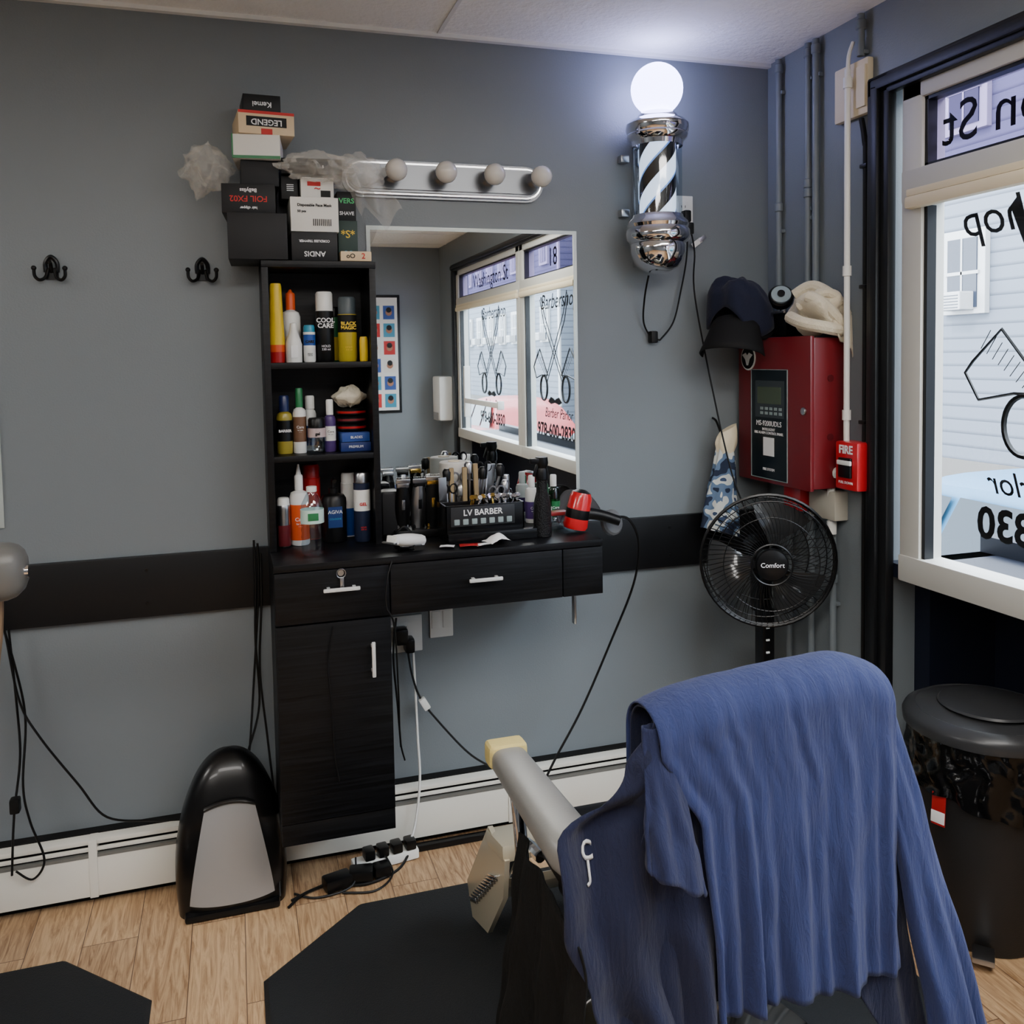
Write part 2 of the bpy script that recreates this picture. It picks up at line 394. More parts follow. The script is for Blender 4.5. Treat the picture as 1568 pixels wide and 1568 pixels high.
for hx in (-2.26,-1.87):
    b=MB()
    b.tube([(hx-.014,-.006,1.765),(hx-.014,-.008,1.79),(hx,-.01,1.806),(hx+.014,-.008,1.79),(hx+.014,-.006,1.765)],.006,black)
    b.poly([(hx-.017,1.745),(hx+.017,1.745),(hx+.017,1.775),(hx-.017,1.775)],.006,black,RY)
    b.tube([(hx,-.005,1.765),(hx,-.02,1.785),(hx,-.03,1.79)],.005,black)
    for sg in (-1,1):
        b.tube([(hx+sg*.008,-.008,1.775),(hx+sg*.014,-.018,1.75),(hx+sg*.027,-.028,1.742),(hx+sg*.037,-.033,1.752),(hx+sg*.038,-.036,1.770)],.0045,black)
        b.sph((hx+sg*.038,-.036,1.773),.007,black,12,8)
    b.build("wall_hook")
def outlet(x,z,name="electrical_outlet",sw=False,w=.075,h=.115):
    b=MB(); b.box((x,-.0045,z),(w,.008,h),white,.003)
    if sw:
        for dx in (-.018,.018): b.box((x+dx,-.009,z),(.028,.006,.055),white,.002)
    else:
        for dz in (-.021,.021):
            b.box((x,-.009,z+dz),(.034,.004,.03),white,.004)
            for dx in (-.007,.007): b.box((x+dx,-.0112,z+dz),(.002,.001,.008),btext)
    return b.build(name)
outlet(-.335,1.985); outlet(-1.315,.655,w=.115); outlet(-1.195,.69,"light_switch",True)
PX,PY=-.485,-.12
globe=mat("globe_glow",(235,240,255),.3,emit=(186,190,255),es=13)
b=MB()
b.sph((PX,PY,2.35),.082,globe,32,20)
b.lathe((PX,PY,0),[(0,2.275),(.055,2.275),(.062,2.268),(.068,2.258),(.088,2.25),(.099,2.238),(.1,2.222),(.094,2.21),(.097,2.205),(.094,2.195),(.082,2.185),(.079,2.17)],chrome,40)
b.lathe((PX,PY,0),[(.079,1.955),(.083,1.945),(.094,1.935),(.098,1.925),(.094,1.915),(.101,1.905),(.102,1.885),(.096,1.872),(.086,1.865),(.089,1.855),(.088,1.835),(.078,1.81),(.062,1.79),(.035,1.775),(0,1.77)],chrome,40)
pw=mat("pole_white",(235,238,245),.3,emit=(215,230,255),es=1.8); pk=mat("pole_black",(8,8,10),.3); pb=mat("pole_blue",(110,160,220),.3,emit=(130,175,255),es=.7)
n=96; nz=30; vs=[];fs=[];ms=[]
for j in range(nz+1):
    z=1.945+.24*j/nz
    for i in range(n):
        a=2*math.pi*i/n+ (z-1.95)*17; vs.append((PX+.058*math.cos(a),PY+.058*math.sin(a),z))
for j in range(nz):
    for i in range(n):
        k=(i+1)%n; fs.append([j*n+i,j*n+k,(j+1)*n+k,(j+1)*n+i]); q=i%32; ms.append(pw if q<16 else (pb if q<18 else pk))
b.add(vs,fs,ms)
b.lathe((PX,PY,0),[(.077,1.95),(.077,2.18)],clear,40)
b.bx(PX-.035,PX+.035,-.05,-.001,1.80,2.24,chrome,.004)
for z in (1.93,2.21): b.bx(PX-.02,PX+.02,-.12,-.03,z-.02,z+.02,chrome,.004)
for z in (1.975,2.15): b.bx(PX-.085,PX-.055,-.03,-.001,z-.012,z+.012,steel,.003)
b.build("barber_pole")

cord=mat("cord_black",(7,7,7),.5); cordw=mat("cord_white",(225,225,222),.45)
def cable(name,pts,r=.0032,m=cord,plug=None):
    b=MB(); b.tube(pts,r,m,n=6,sub=8)
    if plug: 
        for p in plug: b.box(p,(.025,.03,.04),m,.006)
    return b.build(name)
cable("power_cord",[(-.51,-.10,1.765),(-.50,-.05,1.70),(-.49,-.02,1.62),(-.46,-.015,1.57),(-.43,-.02,1.56)],plug=[(-.455,-.018,1.57)])
cable("power_cord",[(-.43,-.02,1.56),(-.38,-.02,1.62),(-.35,-.02,1.73),(-.335,-.03,1.83),(-.33,-.03,1.93)],plug=[(-.335,-.03,1.97)])
cable("power_cord",[(-.32,-.03,1.93),(-.31,-.04,1.85),(-.315,-.05,1.70),(-.27,-.10,1.35),(-.245,-.16,1.12),(-.24,-.24,1.0)],plug=[(-.325,-.03,1.93)])
b=MB(); b.box((-.29,-.02,1.885),(.04,.003,.018),white,.001,(0,-35,0)); b.box((-.27,-.022,1.90),(.03,.003,.014),steel,.001,(0,-35,0)); b.build("cord_tag")

def pipe(name,y,z0,z1,r,m,x=-.018,fit=()):
    b=MB(); b.cyl((x,y,(z0+z1)/2),r,z1-z0,m,14)
    for z in fit: b.cyl((x,y,z),r*1.35,.03,m,14,bev=.003); b.box((x/2,y,z-.08),(abs(x)-.002,.03,.012),m,.002)
    b.build(name)
pipem=mat("painted_conduit",(108,116,122),.4)
pipe("conduit_pipe",-.09,1.6,2.49,.011,pipem,fit=(2.46,2.0))
pipe("conduit_pipe",-.25,1.7,2.49,.011,pipem,fit=(2.46,2.05,2.02))
pipe("conduit_pipe",-.29,1.72,2.49,.011,pipem,fit=(2.46,))
pipe("conduit_pipe",-.15,0.0,1.08,.011,pipem,fit=(.9,.45))
pipe("conduit_pipe",-.27,0.0,1.08,.011,pipem,fit=(.9,.45))
pipe("conduit_pipe",-.38,0.0,.98,.011,pipem,fit=(.8,.45))
pipe("conduit_pipe",-.50,2.37,2.49,.011,pipem,fit=(2.46,))
b=MB(); b.cyl((-.04,-.470,1.755),.009,1.17,white,14); b.tube([(-.04,-.470,2.33),(-.036,-.470,2.38),(-.02,-.468,2.42)],.006,white)
for z in (2.30,1.75,1.32): b.cyl((-.04,-.470,z),.013,.03,white,14)
b.build("white_conduit")
b=MB(); b.bx(-.022,-.001,-.535,-.385,2.20,2.36,cream,.006); b.bx(-.029,-.02,-.53,-.49,2.22,2.34,cream,.004); b.build("junction_box")
b=MB(); b.tube([(-.015,-.50,2.19),(-.015,-.515,2.12),(-.015,-.52,2.0),(-.015,-.52,1.0),(-.015,-.52,.3)],.008,cord,8)
for z in (2.05,1.7,1.3): b.box((-.014,-.52,z),(.026,.03,.012),black,.003)
b.build("black_wire_run")
fred=mat("fire_red",(192,26,38),.3,coat=.3)
b=MB(); b.bx(-.045,-.001,-.545,-.485,1.10,1.22,clear)
b.box((-.035,-.50,1.17),(.06,.10,.145),fred,.008)
b.box((-.068,-.50,1.165),(.01,.055,.06),black,.004); b.box((-.072,-.50,1.18),(.008,.06,.014),white,.003)
b.text("FIRE",.034,wtext,(-.0665,-.50,1.218),'-x',bold=.001); b.text("PULL DOWN",.011,wtext,(-.0665,-.50,1.12),'-x')
b.build("fire_alarm_pull_station")
b=MB(); b.tube([(-.03,-.46,1.165),(-.04,-.42,1.14),(-.04,-.40,1.10),(-.035,-.395,1.0),(-.035,-.395,.95)],.012,white,10)
b.cyl((-.035,-.395,.965),.015,.04,white,14); b.build("white_pvc_elbow")
b=MB(); b.bx(-.05,-.001,-.43,-.30,.99,1.08,mat("beige_box",(180,176,162),.5),.004); b.bx(-.075,-.02,-.29,-.20,1.0,1.08,fred,.004); b.build("wall_junction_box")
pred=mat("panel_red",(108,20,28),.38,coat=.1)
b=MB(); b.bx(-.12,-.001,-.42,-.03,1.09,1.555,pred,.006); b.bx(-.135,-.12,-.425,-.025,1.085,1.56,pred,.005)
lab=mat("label_dark",(16,26,32),.35)
b.bx(-.1375,-.135,-.31,-.11,1.10,1.455,lab,.001); 
wl=mat("label_line",(140,155,155),.4)
for (a,c,z0,z1) in ((-.312,-.108,1.455,1.457),(-.312,-.108,1.098,1.10)): b.bx(-.139,-.136,a,c,z0,z1,wl)
b.bx(-.139,-.136,-.312,-.310,1.098,1.457,wl);b.bx(-.139,-.136,-.110,-.108,1.098,1.457,wl)
b.bx(-.1395,-.137,-.295,-.135,1.30,1.42,mat("lcd_frame",(52,60,65),.3)); b.bx(-.141,-.139,-.28,-.15,1.345,1.40,mat("lcd",(72,84,66),.2))
for i in range(5):
    for j in range(2): b.bx(-.141,-.139,-.285+.026*i,-.27+.026*i,1.31+.015*j,1.319+.015*j,wl)
b.text("MS-9200UDLS",.024,wtext,(-.1385,-.21,1.28),'-x'); b.text("INTELLIGENT\nFIRE ALARM CONTROL PANEL",.012,wtext,(-.1385,-.21,1.255),'-x')
b.bx(-.139,-.137,-.24,-.18,1.175,1.235,wtext); b.text("FIRE SYSTEM",.012,wtext,(-.1385,-.21,1.13),'-x')
b.cyl((-.138,-.395,1.33),.012,.008,steel,16,(0,90,0),.002)
for z in (1.43,1.25): b.cyl((-.06,-.421,z),.011,.003,mat("panel_red_d",(80,12,20),.4),16,(90,0,0))
b.cyl((-.137,-.09,1.495),.042,.003,white,28,(0,90,0)); b.cyl((-.139,-.09,1.495),.037,.002,btext,28,(0,90,0))
b.poly([(-.09+.03,1.505),(-.09+.012,1.49),(-.09+.004,1.47),(-.09-.004,1.47),(-.09-.012,1.49),(-.09-.03,1.505),(-.09-.01,1.512),(-.09,1.502),(-.09+.01,1.512)],.002,white,Matrix(((0,0,-1,-.140),(1,0,0,0),(0,1,0,0),(0,0,0,1))))
b.build("fire_alarm_control_panel")
b=MB(); b.box((-.08,-.22,1.60),(.07,.10,.075),black,.008); b.cyl((-.085,-.20,1.69),.040,.03,black,28,(62,0,-30),.004); b.cyl((-.093,-.213,1.697),.031,.012,mat("gauge_face",(140,155,160),.3),28,(62,0,-30)); b.cyl((-.098,-.221,1.702),.012,.006,black,12,(62,0,-30))
b.cyl((-.075,-.20,1.65),.012,.03,chrome,12); b.tube([(-.12,-.15,1.65),(-.13,-.2,1.64),(-.12,-.27,1.64)],.004,steel); b.build("pressure_gauge")
capm=mat("navy_cap",(14,20,42),.85,bump=.3,bscale=90,sheen=.1); capb=mat("cap_lining_black",(7,7,8),.8)
b=MB()
def capf(u,v):
    a=2*math.pi*u; ph=v*math.pi*.5
    r=.103*math.sin(ph)**.8*(1+.07*math.sin(5*a)*v+.12*noise.noise(Vector((math.cos(a)*2,math.sin(a)*2,v*3))))
    z=1.645+.105*math.cos(ph)*(1+.22*noise.noise(Vector((math.cos(a)*2.5,math.sin(a)*2.5,v*2))))
    if v>.8: z-=.045*(v-.8)/.2*(1+.8*math.sin(3*a))
    z-=.03*(r*math.cos(a)/.1)
    return Vector((-.185+r*math.cos(a),-.12+.95*r*math.sin(a),z))
b.grid(capf,52,22,capm,cu=True)
def brim(u,v):
    a=math.radians(165+110*u); rr=.098+.085*v*math.sin(math.pi*(.12+.76*u))
    return Vector((-.185+rr*math.cos(a),-.12+rr*math.sin(a)*.95,1.635-.105*v-.03*(2*u-1)**2*1.0))
b.grid(brim,24,6,capb)
b.tube([(-.11,-.17,1.61),(-.12,-.19,1.58),(-.15,-.20,1.565),(-.18,-.20,1.57)],.010,capb,8)
b.sph((-.185,-.12,1.752),.008,capm,10,6)
solid(b.build("baseball_cap"),.004)
towm=mat("cream_towel",(205,194,170),.9,bump=.6,bscale=160,sheen=.3)
b=MB()
def tow(u,v):
    a=2*math.pi*u; ph=math.pi*v
    n_=noise.noise(Vector((math.cos(a)*1.6,math.sin(a)*1.6,v*4)))*.45+.12*math.sin(4*a+9*v)+.1*math.sin(11*v+2*a)
    r=.072*math.sin(ph)*(1+n_)
    return Vector((-.065+r*.85*math.cos(a),-.355+r*1.15*math.sin(a),1.635-.070*math.cos(ph)*(1+.4*n_)))
b.grid(tow,60,30,towm,cu=True)
def towd(u,v):
    return Vector((-.07+.075*u,-.440-.008*math.sin(10*u)-.006*v,1.62-.13*v*(.3+.7*u)-.01*math.sin(7*u)))
b.grid(towd,14,10,towm)
b.tube([(-.13,-.40,1.68),(-.10,-.43,1.66),(-.05,-.44,1.61),(-.02,-.44,1.58)],.016,towm,10)
b.tube([(-.14,-.33,1.62),(-.14,-.39,1.60),(-.10,-.44,1.585),(-.04,-.44,1.575)],.018,towm,10)
b.tube([(-.11,-.31,1.69),(-.07,-.35,1.715),(-.03,-.41,1.67),(-.01,-.43,1.62)],.016,towm,10)
b.tube([(-.13,-.36,1.65),(-.08,-.42,1.69),(-.03,-.43,1.66)],.014,towm,10)
solid(b.build("cream_towel"),.003)
def camom():
    m=bpy.data.materials.new("camouflage_fabric"); m.use_nodes=True; nt=m.node_tree; bb=nt.nodes["Principled BSDF"]
    tc=nt.nodes.new("ShaderNodeTexCoord"); nz=nt.nodes.new("ShaderNodeTexNoise"); nz.inputs["Scale"].default_value=20; nz.inputs["Detail"].default_value=1
    rp=nt.nodes.new("ShaderNodeValToRGB"); rp.color_ramp.interpolation='CONSTANT'; e=rp.color_ramp.elements; e[0].color=C(22,34,58); e[1].position=.45; e[1].color=C(90,112,140)
    q=e.new(.55); q.color=C(200,204,200); q=e.new(.66); q.color=C(50,68,98)
    nt.links.new(tc.outputs["Object"],nz.inputs["Vector"]); nt.links.new(nz.outputs["Fac"],rp.inputs[0]); nt.links.new(rp.outputs[0],bb.inputs["Base Color"]); bb.inputs["Roughness"].default_value=.85
    return m
b=MB(); cm=camom()
def camf(u,v):
    a=2*math.pi*u; n_=noise.noise(Vector((math.cos(a)*1.5,math.sin(a)*1.5,v*3+4)))
    w=lerp_(.028,.066,min(1,v*1.3))*(1+.22*n_)+.004*math.sin(7*a+5*v); 
    return Vector((-.225-.02*v+w*math.cos(a),-.085+.55*w*math.sin(a),1.20-.29*v-.02*math.cos(a)*v))
def lerp_(a,c,t): return a+(c-a)*t
b.grid(camf,44,26,cm,cu=True,caps=True)
def camt(u,v):
    a=2*math.pi*u; w=(.030+.010*math.sin(3*v))*(1+.2*noise.noise(Vector((math.cos(a)*2,math.sin(a)*2,v*2))))
    return Vector((-.222+w*math.cos(a)+.01*v,-.085+.5*w*math.sin(a),1.175+.085*v+.015*math.cos(a)*v))
b.grid(camt,28,10,cream,cu=True,caps=True)
b.tube([(-.225,-.06,1.24),(-.225,-.03,1.28),(-.225,-.006,1.29)],.004,black)
b.build("camouflage_cloth",ang=60)

# ---------------- fan
b=MB(); FX,FY,FZ=-.24,-.36,.87; R=.205
gm=mat("fan_grille_black",(12,12,13),.3)
yaw=Matrix.Rotation(math.radians(-22),4,'Z')
FM=Matrix.Translation((FX,FY,FZ))@yaw
def fp(x,y,z): return FM@Vector((x,y,z))
def ring(r,y,t,nn=48): b.tube([fp(r*math.cos(2*math.pi*i/nn),y,r*math.sin(2*math.pi*i/nn)) for i in range(nn)],t,gm,n=6,sub=1,closed=True)
ring(R,0,.0055); ring(R*.985,.012,.004); ring(R*.93,-.035,.0015); ring(R*.70,-.052,.0015); ring(.062,-.058,.003)
ring(R*.93,.05,.002); ring(R*.7,.08,.002)
for i in range(72):
    a=2*math.pi*i/72
    pts=[]
    for k in range(7):
        t=k/6; r=.058+(R-.058)*t; aa=a+.35*(t); yv=-.058*(1-t**5)
        pts.append(fp(r*math.cos(aa),yv,r*math.sin(aa)))
    b.tube(pts,.0011,gm,n=4,sub=1,cap=False)
    if i%2==0:
        pts=[fp((.05+(R-.05)*t)*math.cos(a),.085*(1-t**4),(.05+(R-.05)*t)*math.sin(a)) for t in (0,.3,.6,.85,1)]
        b.tube(pts,.0012,gm,n=4,sub=1,cap=False)
RYl=Matrix.Rotation(math.radians(90),4,'X')
b.lathe((0,0,0),[(0,.066),(.03,.066),(.046,.062),(.05,.056),(.05,.05),(0,.05)],gm,32,mtx=FM@RYl)
b.lathe((0,0,0),[(0,.04),(.03,.04),(.036,.03),(.036,-.02),(0,-.02)],black,24,mtx=FM@RYl)
b.lathe((0,0,0),[(.05,-.06),(.062,-.08),(.06,-.14),(.04,-.17),(0,-.175)],black,28,mtx=FM@RYl)
bl=mat("fan_blade",(40,40,40),.15,coat=.5)
for i in range(3):
    a0=2*math.pi*i/3+1.2
    def blade(u,v):
        r=.035+.145*v; a=a0+(-.42+.95*u)*(0.45+.75*math.sin(min(1,v*1.1)*math.pi*.55)); y=.018-.045*(u-.5)
        return fp(r*math.cos(a),y,r*math.sin(a))
    b.grid(blade,10,8,bl)
CB=FM@Matrix(((1,0,0,0),(0,0,-1,-.0665),(0,1,0,0),(0,0,0,1)))
b.text("Comfort",.02,wtext,(0,0,0),fn=lambda v:CB@v)
pp=FM@Vector((0,.11,0))
b.box((pp.x,pp.y,FZ-.11),(.05,.06,.16),black,.012); 
b.box((pp.x,pp.y-.02,.60),(.045,.05,.2),black,.01)
for z in (.64,.60,.56): b.box((pp.x-.006,pp.y-.047,z),(.012,.004,.006),wtext,.001)
b.cyl((pp.x,pp.y,.42),.013,.75,black,16); b.cyl((pp.x,pp.y,.25),.018,.45,black,16)
b.lathe((pp.x-.03,pp.y-.03,0),[(0,0),(.17,0),(.175,.012),(.16,.025),(.05,.04),(.045,.07),(.04,.1)],black,36)
b.build("pedestal_fan")

# ---------------- trash can
b=MB(); BX,BY=.03,-.93
bag=mat("trash_bag",(10,10,11),.16,bump=.5,bscale=28)
bin_=mat("bin_dark_grey",(36,37,39),.5,bump=.1,bscale=300)
b.lathe((BX,BY,0),[(0,0),(.128,0),(.135,.01),(.172,.50),(.176,.53),(0,.53)],bin_,44,sy=1.0)
def bagf(u,v):
    a=2*math.pi*u; n_=noise.noise(Vector((math.cos(a)*5,math.sin(a)*5,v*4)))
    r=.186-.006*v+.010*n_+.0035*math.sin(17*a+4*n_+3*v); z=.548-.17*v-.015*math.sin(3*a+1)*v-.02*noise.noise(Vector((math.cos(a)*3,math.sin(a)*3,7)))*v
    return (BX+r*math.cos(a),BY+r*math.sin(a),z)
b.grid(bagf,150,20,bag,cu=True)
lid=mat("bin_lid",(46,47,49),.3)
b.lathe((BX,BY,0),[(.186,.535),(.196,.54),(.198,.56),(.192,.572),(.17,.585),(.165,.583),(.12,.60),(.06,.607),(0,.609)],lid,48)
b.lathe((BX-.01,BY-.02,.006),[(.12,.598),(.115,.603),(.06,.609),(0,.612)],lid,40)
b.box((BX-.125,BY-.125,.03),(.06,.05,.015),steel,.004,(0,0,45))
b.box((BX-.175,BY-.03,.36),(.003,.035,.08),red,.001,(0,4,20)); b.box((BX-.177,BY-.03,.34),(.003,.035,.03),wtext,.001,(0,4,20))
b.build("trash_can")

# ---------------- mats
matm=mat("rubber_mat",(30,32,34),.75,bump=.5,bscale=350)
def octa(name,x0,x1,y0,y1,c=.26,cy=.23):
    pts=[(x0+c,y1),(x0,y1-cy),(x0,y0+cy),(x0+c,y0),(x1-c,y0),(x1,y0+cy),(x1,y1-cy),(x1-c,y1)]
    b=MB(); n=8
    cx=(x0+x1)/2; cyy=(y0+y1)/2
    rings=[(1,0.001),(1,.004),(.985,.014),(0.97,.016)]
    vs=[];fs=[]
    for s_,z in rings:
        for p in pts: vs.append((cx+(p[0]-cx)*s_,cyy+(p[1]-cyy)*s_,z))
    for j in range(3):
        for i in range(8): fs.append([j*8+i,j*8+(i+1)%8,(j+1)*8+(i+1)%8,(j+1)*8+i])
    fs.append([24+i for i in range(8)]); b.add(vs,fs,matm); b.build(name,ang=20)
octa("rubber_floor_mat",-1.775,-.27,-1.95,-.31)
octa("rubber_floor_mat",-3.3,-2.03,-1.9,-.30,.22,.22)

# ---------------- floor vacuum
b=MB(); VX,VY=-1.845,-.155; VH=.425
silver=mat("vac_silver",(160,160,160),.35,.3)
def hw(z):
    t=z/VH
    return .143*math.sqrt(max(0,1-t**3.0))*(1.0+.06*math.sin(math.pi*min(1,t*1.3))) if t<1 else 0
EX=.6
def vdep(z): return .08*math.sqrt(max(0,1-(z/VH)**4))+.0005
def vyo(z): return .03*(z/VH)**2
def vacs(u,v):
    z=VH*(1-(1-v)**1.6) ; w=max(.0005,hw(z)); dp=vdep(z)
    a=2*math.pi*u; cx=math.copysign(abs(math.cos(a))**EX,math.cos(a)); sy=math.copysign(abs(math.sin(a))**EX,math.sin(a))
    return (VX+w*cx,VY+dp*sy+vyo(z),z)
b.grid(vacs,72,34,mat("vac_black",(9,9,10),.3,coat=.15),cu=True)
def pan(u,v):
    z=.045+.245*v; s_=u*2-1; w=(.111-.044*v**1.2)
    x=w*s_
    z=z+.014*(1-s_*s_)*max(0,2*v-1)-.010*(1-s_*s_)*(1-v)
    W=hw(z); c_=min(.999,abs(x/W))**(1/EX); sy=math.sqrt(1-c_*c_)**EX
    return (VX+x,VY-vdep(z)*sy+vyo(z)-.008,z)
b.grid(pan,28,24,silver)
def pane(u,v):
    p=Vector(pan(u,1.0)); return p+Vector((0,-.002-.006*math.sin(math.pi*v),.014*v))
b.grid(pane,28,6,MATS["vac_black"])
b.box((VX,VY-.06,.012),(.25,.06,.02),black,.008)
b.build("floor_vacuum")

# ---------------- station
b=MB(); TX0,TX1,TY=-1.715,-1.405,-.20; th=.018
ZT=.985
b.bx(TX0,TX0+th,TY,-.008,ZT,1.785,wood,.001); b.bx(TX1-th,TX1,TY,-.008,ZT,1.785,wood,.001)
b.bx(TX0,TX1,TY-.004,-.008,1.767,1.785,wood,.001); b.bx(TX0+th,TX1-th,-.016,-.008,ZT,1.767,wood)
for z in (1.49,1.232): b.bx(TX0+th,TX1-th,TY+.002,-.012,z,z+.016,wood,.001)
b.bx(TX0,-.80,-.38,-.022,.967,ZT,wood,.001)
b.bx(TX0,-.80,-.362,-.022,.825,.967,wood)
b.bx(TX0+.001,-1.418,-.38,-.362,.828,.964,wood,.0015)
b.bx(-1.414,-.925,-.38,-.362,.828,.964,wood,.0015); b.bx(-.922,-.801,-.38,-.362,.828,.964,wood,.0015)
b.bx(TX0,-1.415,-.362,-.072,.24,.825,wood); b.bx(TX0+.001,-1.416,-.38,-.362,.30,.824,wood,.0015); b.bx(TX0+.001,-1.416,-.376,-.362,.24,.297,wood,.0015)
hd=mat("handle_white",(225,225,222),.3,.3)
def handle(c,l,vert=False):
    if vert:
        b.box((c[0],-.402,c[2]),(.010,.008,l),hd,.003)
        for s_ in (-1,1): b.box((c[0],-.39,c[2]+s_*l*.35),(.008,.02,.008),hd)
    else:
        b.box((c[0],-.402,c[2]),(l,.008,.010),hd,.003)
        for s_ in (-1,1): b.box((c[0]+s_*l*.35,-.39,c[2]),(.008,.02,.008),hd)
handle((-1.545,0,.915),.095); handle((-1.155,0,.905),.095); handle((-1.467,0,.72),.095,True)
b.cyl((-1.545,-.383,.955),.008,.006,steel,16,(90,0,0)); b.tube([(-1.545+.012*math.cos(a),-.392,.955+.0+.012*math.sin(a)) for a in [i*math.pi/5 for i in range(10)]],.0014,steel,n=5,sub=1,closed=True)
b.box((-1.543,-.39,.93),(.01,.002,.03),steel,.001)
b.bx(-.86,-.852,-.3,-.28,.72,.825,steel,.002)
b.build("barber_station")

# ---------------- products
def bottle(name,x,y,z,r,h,body,label,cap,sh=.72,neck=.35,capr=None,lb=(.12,.6),txt=None,tm=None,ts=.012,tip=None,roll=0):
    hb=h*sh; capr=capr or r*neck*1.25
    prof=[(0,0),(r*.92,0),(r,.004),(r,hb*lb[0]),(r*1.01,hb*lb[0]),(r*1.01,hb*lb[1]),(r,hb*lb[1]),(r,hb*.88),(r*.85,hb*.96),(r*neck,hb),(capr,hb+.001),(capr,h-.004),(capr*.85,h),(0,h)]
    m=[body]*4+[label]+[label]+[body]*4+[cap]*4
    b=MB(); b.lathe((x,y,z),prof,m,28)
    if tip: b.lathe((x,y,z),[(capr*.7,h-.002),(capr*.2,h+tip),(0,h+tip)],cap,16)
    if txt: b.text(txt,ts,tm or wtext,(x,y-r-.0015,z+hb*(lb[0]+lb[1])/2),'-y',roll=roll,bold=.0003)
    else:
        tt=btext if label in (white,yellow,steel) else wtext
        zc=z+hb*(lb[0]+lb[1])/2; b.text("Care",r*.55,tt,(x,y-r-.0015,zc+r*.35),'-y'); b.text("for men\n- - -",r*.26,tt,(x,y-r-.0015,zc-r*.25),'-y')
    return b.build(name)
def can(name,x,y,z,r,h,body,band,cap,caph=.03,txt=None,tm=None,ts=.013,roll=0):
    prof=[(0,0),(r*.9,0),(r,.004),(r,h*.45),(r,h*.8-caph*.3),(r,h-caph),(r*.93,h-caph+.002),(r*.93,h-.006),(r*.8,h),(0,h)]
    b=MB(); b.lathe((x,y,z),prof,[body,body,body if txt else band,band if txt else body,body,cap,cap,cap,cap],28)
    if txt: b.text(txt,ts,tm or wtext,(x,y-r-.0015,z+h*.55),'-y',roll=roll,bold=.0004,space=.85); b.text("HOLD\n330 ml",ts*.5,tm or wtext,(x,y-r-.0015,z+h*.2),'-y')
    return b.build(name)
S1=1.507;S2=1.249;S3=.986
b=MB(); b.lathe((-1.675,-.12,S1),[(0,0),(.021,0),(.022,.03),(.022,.05),(.019,.12),(.016,.215),(.014,.222),(0,.222)],[red,red,orange]+[yellow]*4,24,sy=.8); b.build("talc_bottle")
bottle("lotion_bottle",-1.632,-.065,S1,.027,.20,white,cream,orange,.75,.4,lb=(.1,.5),tip=.01)
b=MB(); b.lathe((-1.630,-.13,S1),[(0,0),(.022,0),(.023,.05),(.019,.065),(.011,.09),(.009,.11),(0,.112)],white,24); b.box((-1.630,-.154,S1+.03),(.02,.002,.035),wtext,.0005); b.build("spray_nozzle_bottle")
can("small_lotion_bottle",-1.586,-.12,S1,.017,.105,white,blue,teal,.02,"CARE",btext,.010)
can("hair_spray_can",-1.541,-.11,S1,.026,.20,black,black,white,.055,"COOL\nCARE",wtext,.018)
can("aerosol_can",-1.478,-.12,S1,.027,.185,mat("can_gold",(180,160,40),.35),blackm,mat("gold_cap",(70,80,85),.4),.05,"BLACK\nMAGIC",yellow,.014)
can("aerosol_can",-1.508,-.05,S1,.022,.16,green,yellow,black,.03)
can("wax_tin",-1.437,-.155,S1,.012,.07,yellow,yellow,yellow,.01)
bottle("aftershave_bottle",-1.662,-.12,S2,.022,.165,mat("olive_liquid",(150,135,50),.25),black,mat("cap_dkblue",(25,35,80),.3),.72,.5,lb=(.3,.8),txt="BARBER",ts=.010,roll=0)
bottle("tonic_bottle",-1.620,-.12,S2,.0185,.185,white,mat("brown",(110,80,60),.4),green,.7,.45,lb=(.25,.8))
can("hair_gel_jar",-1.574,-.135,S2,.026,.10,clear,mat("gel_tan",(190,170,170),.3),black,.03,"gel",btext,.012)
bottle("shampoo_bottle",-1.535,-.12,S2,.0165,.15,purple,white,white,.7,.5,lb=(.3,.7))
bottle("powder_bottle",-1.585,-.05,S2,.018,.16,white,blue,white,.75,.6)
b=MB()
for i,(m_,m2) in enumerate(((black,red),(black,maroon),(black,red))):
    b.cyl((-1.470,-.09,S2+.055+.012+.022*i),.043,.020,m_,32,bev=.004); b.cyl((-1.470,-.09,S2+.055+.012+.022*i),.0435,.006,m2,32)
b.build("pomade_tin_stack")
b=MB(); b.box((-1.467,-.11,S2+.0135),(.085,.10,.026),mat("box_navy",(22,42,100),.4),.001); b.box((-1.469,-.11,S2+.041),(.08,.09,.026),mat("box_navy2",(38,70,140),.4),.001,(0,0,4))
b.text("PREMIUM",.010,wtext,(-1.467,-.1615,S2+.014)); b.text("BLADES",.010,wtext,(-1.465,-.1605,S2+.041)); b.build("razor_blade_box")
clothm=mat("white_cloth",(212,204,184),.9,bump=.5,bscale=120)
b=MB(); b.grid(lambda u,v:Vector((-1.475+.046*math.sin(math.pi*v)*math.cos(2*math.pi*u)*(1+.3*noise.noise(Vector((math.cos(6.28*u)*2,math.sin(6.28*u)*2,v*5)))),-.09+.045*math.sin(math.pi*v)*math.sin(2*math.pi*u),S2+.156-.026*math.cos(math.pi*v)*(1+.5*noise.noise(Vector((math.cos(6.28*u)*3,math.sin(6.28*u)*3,v*5)))))),44,20,clothm,cu=True); b.build("folded_cloth")
can("hair_color_can",-1.673,-.14,S3,.018,.14,steel,maroon,white,.02)
bottle("lotion_squeeze_bottle",-1.628,-.12,S3,.027,.20,white,orange,white,.78,.35,lb=(.1,.75),tip=.03)
can("shaving_foam_can",-1.588,-.05,S3,.027,.22,red,maroon,red,.04)
b=MB(); wy=-.275; wx=-1.605
lw=mat("label_wb",(190,215,205),.4)
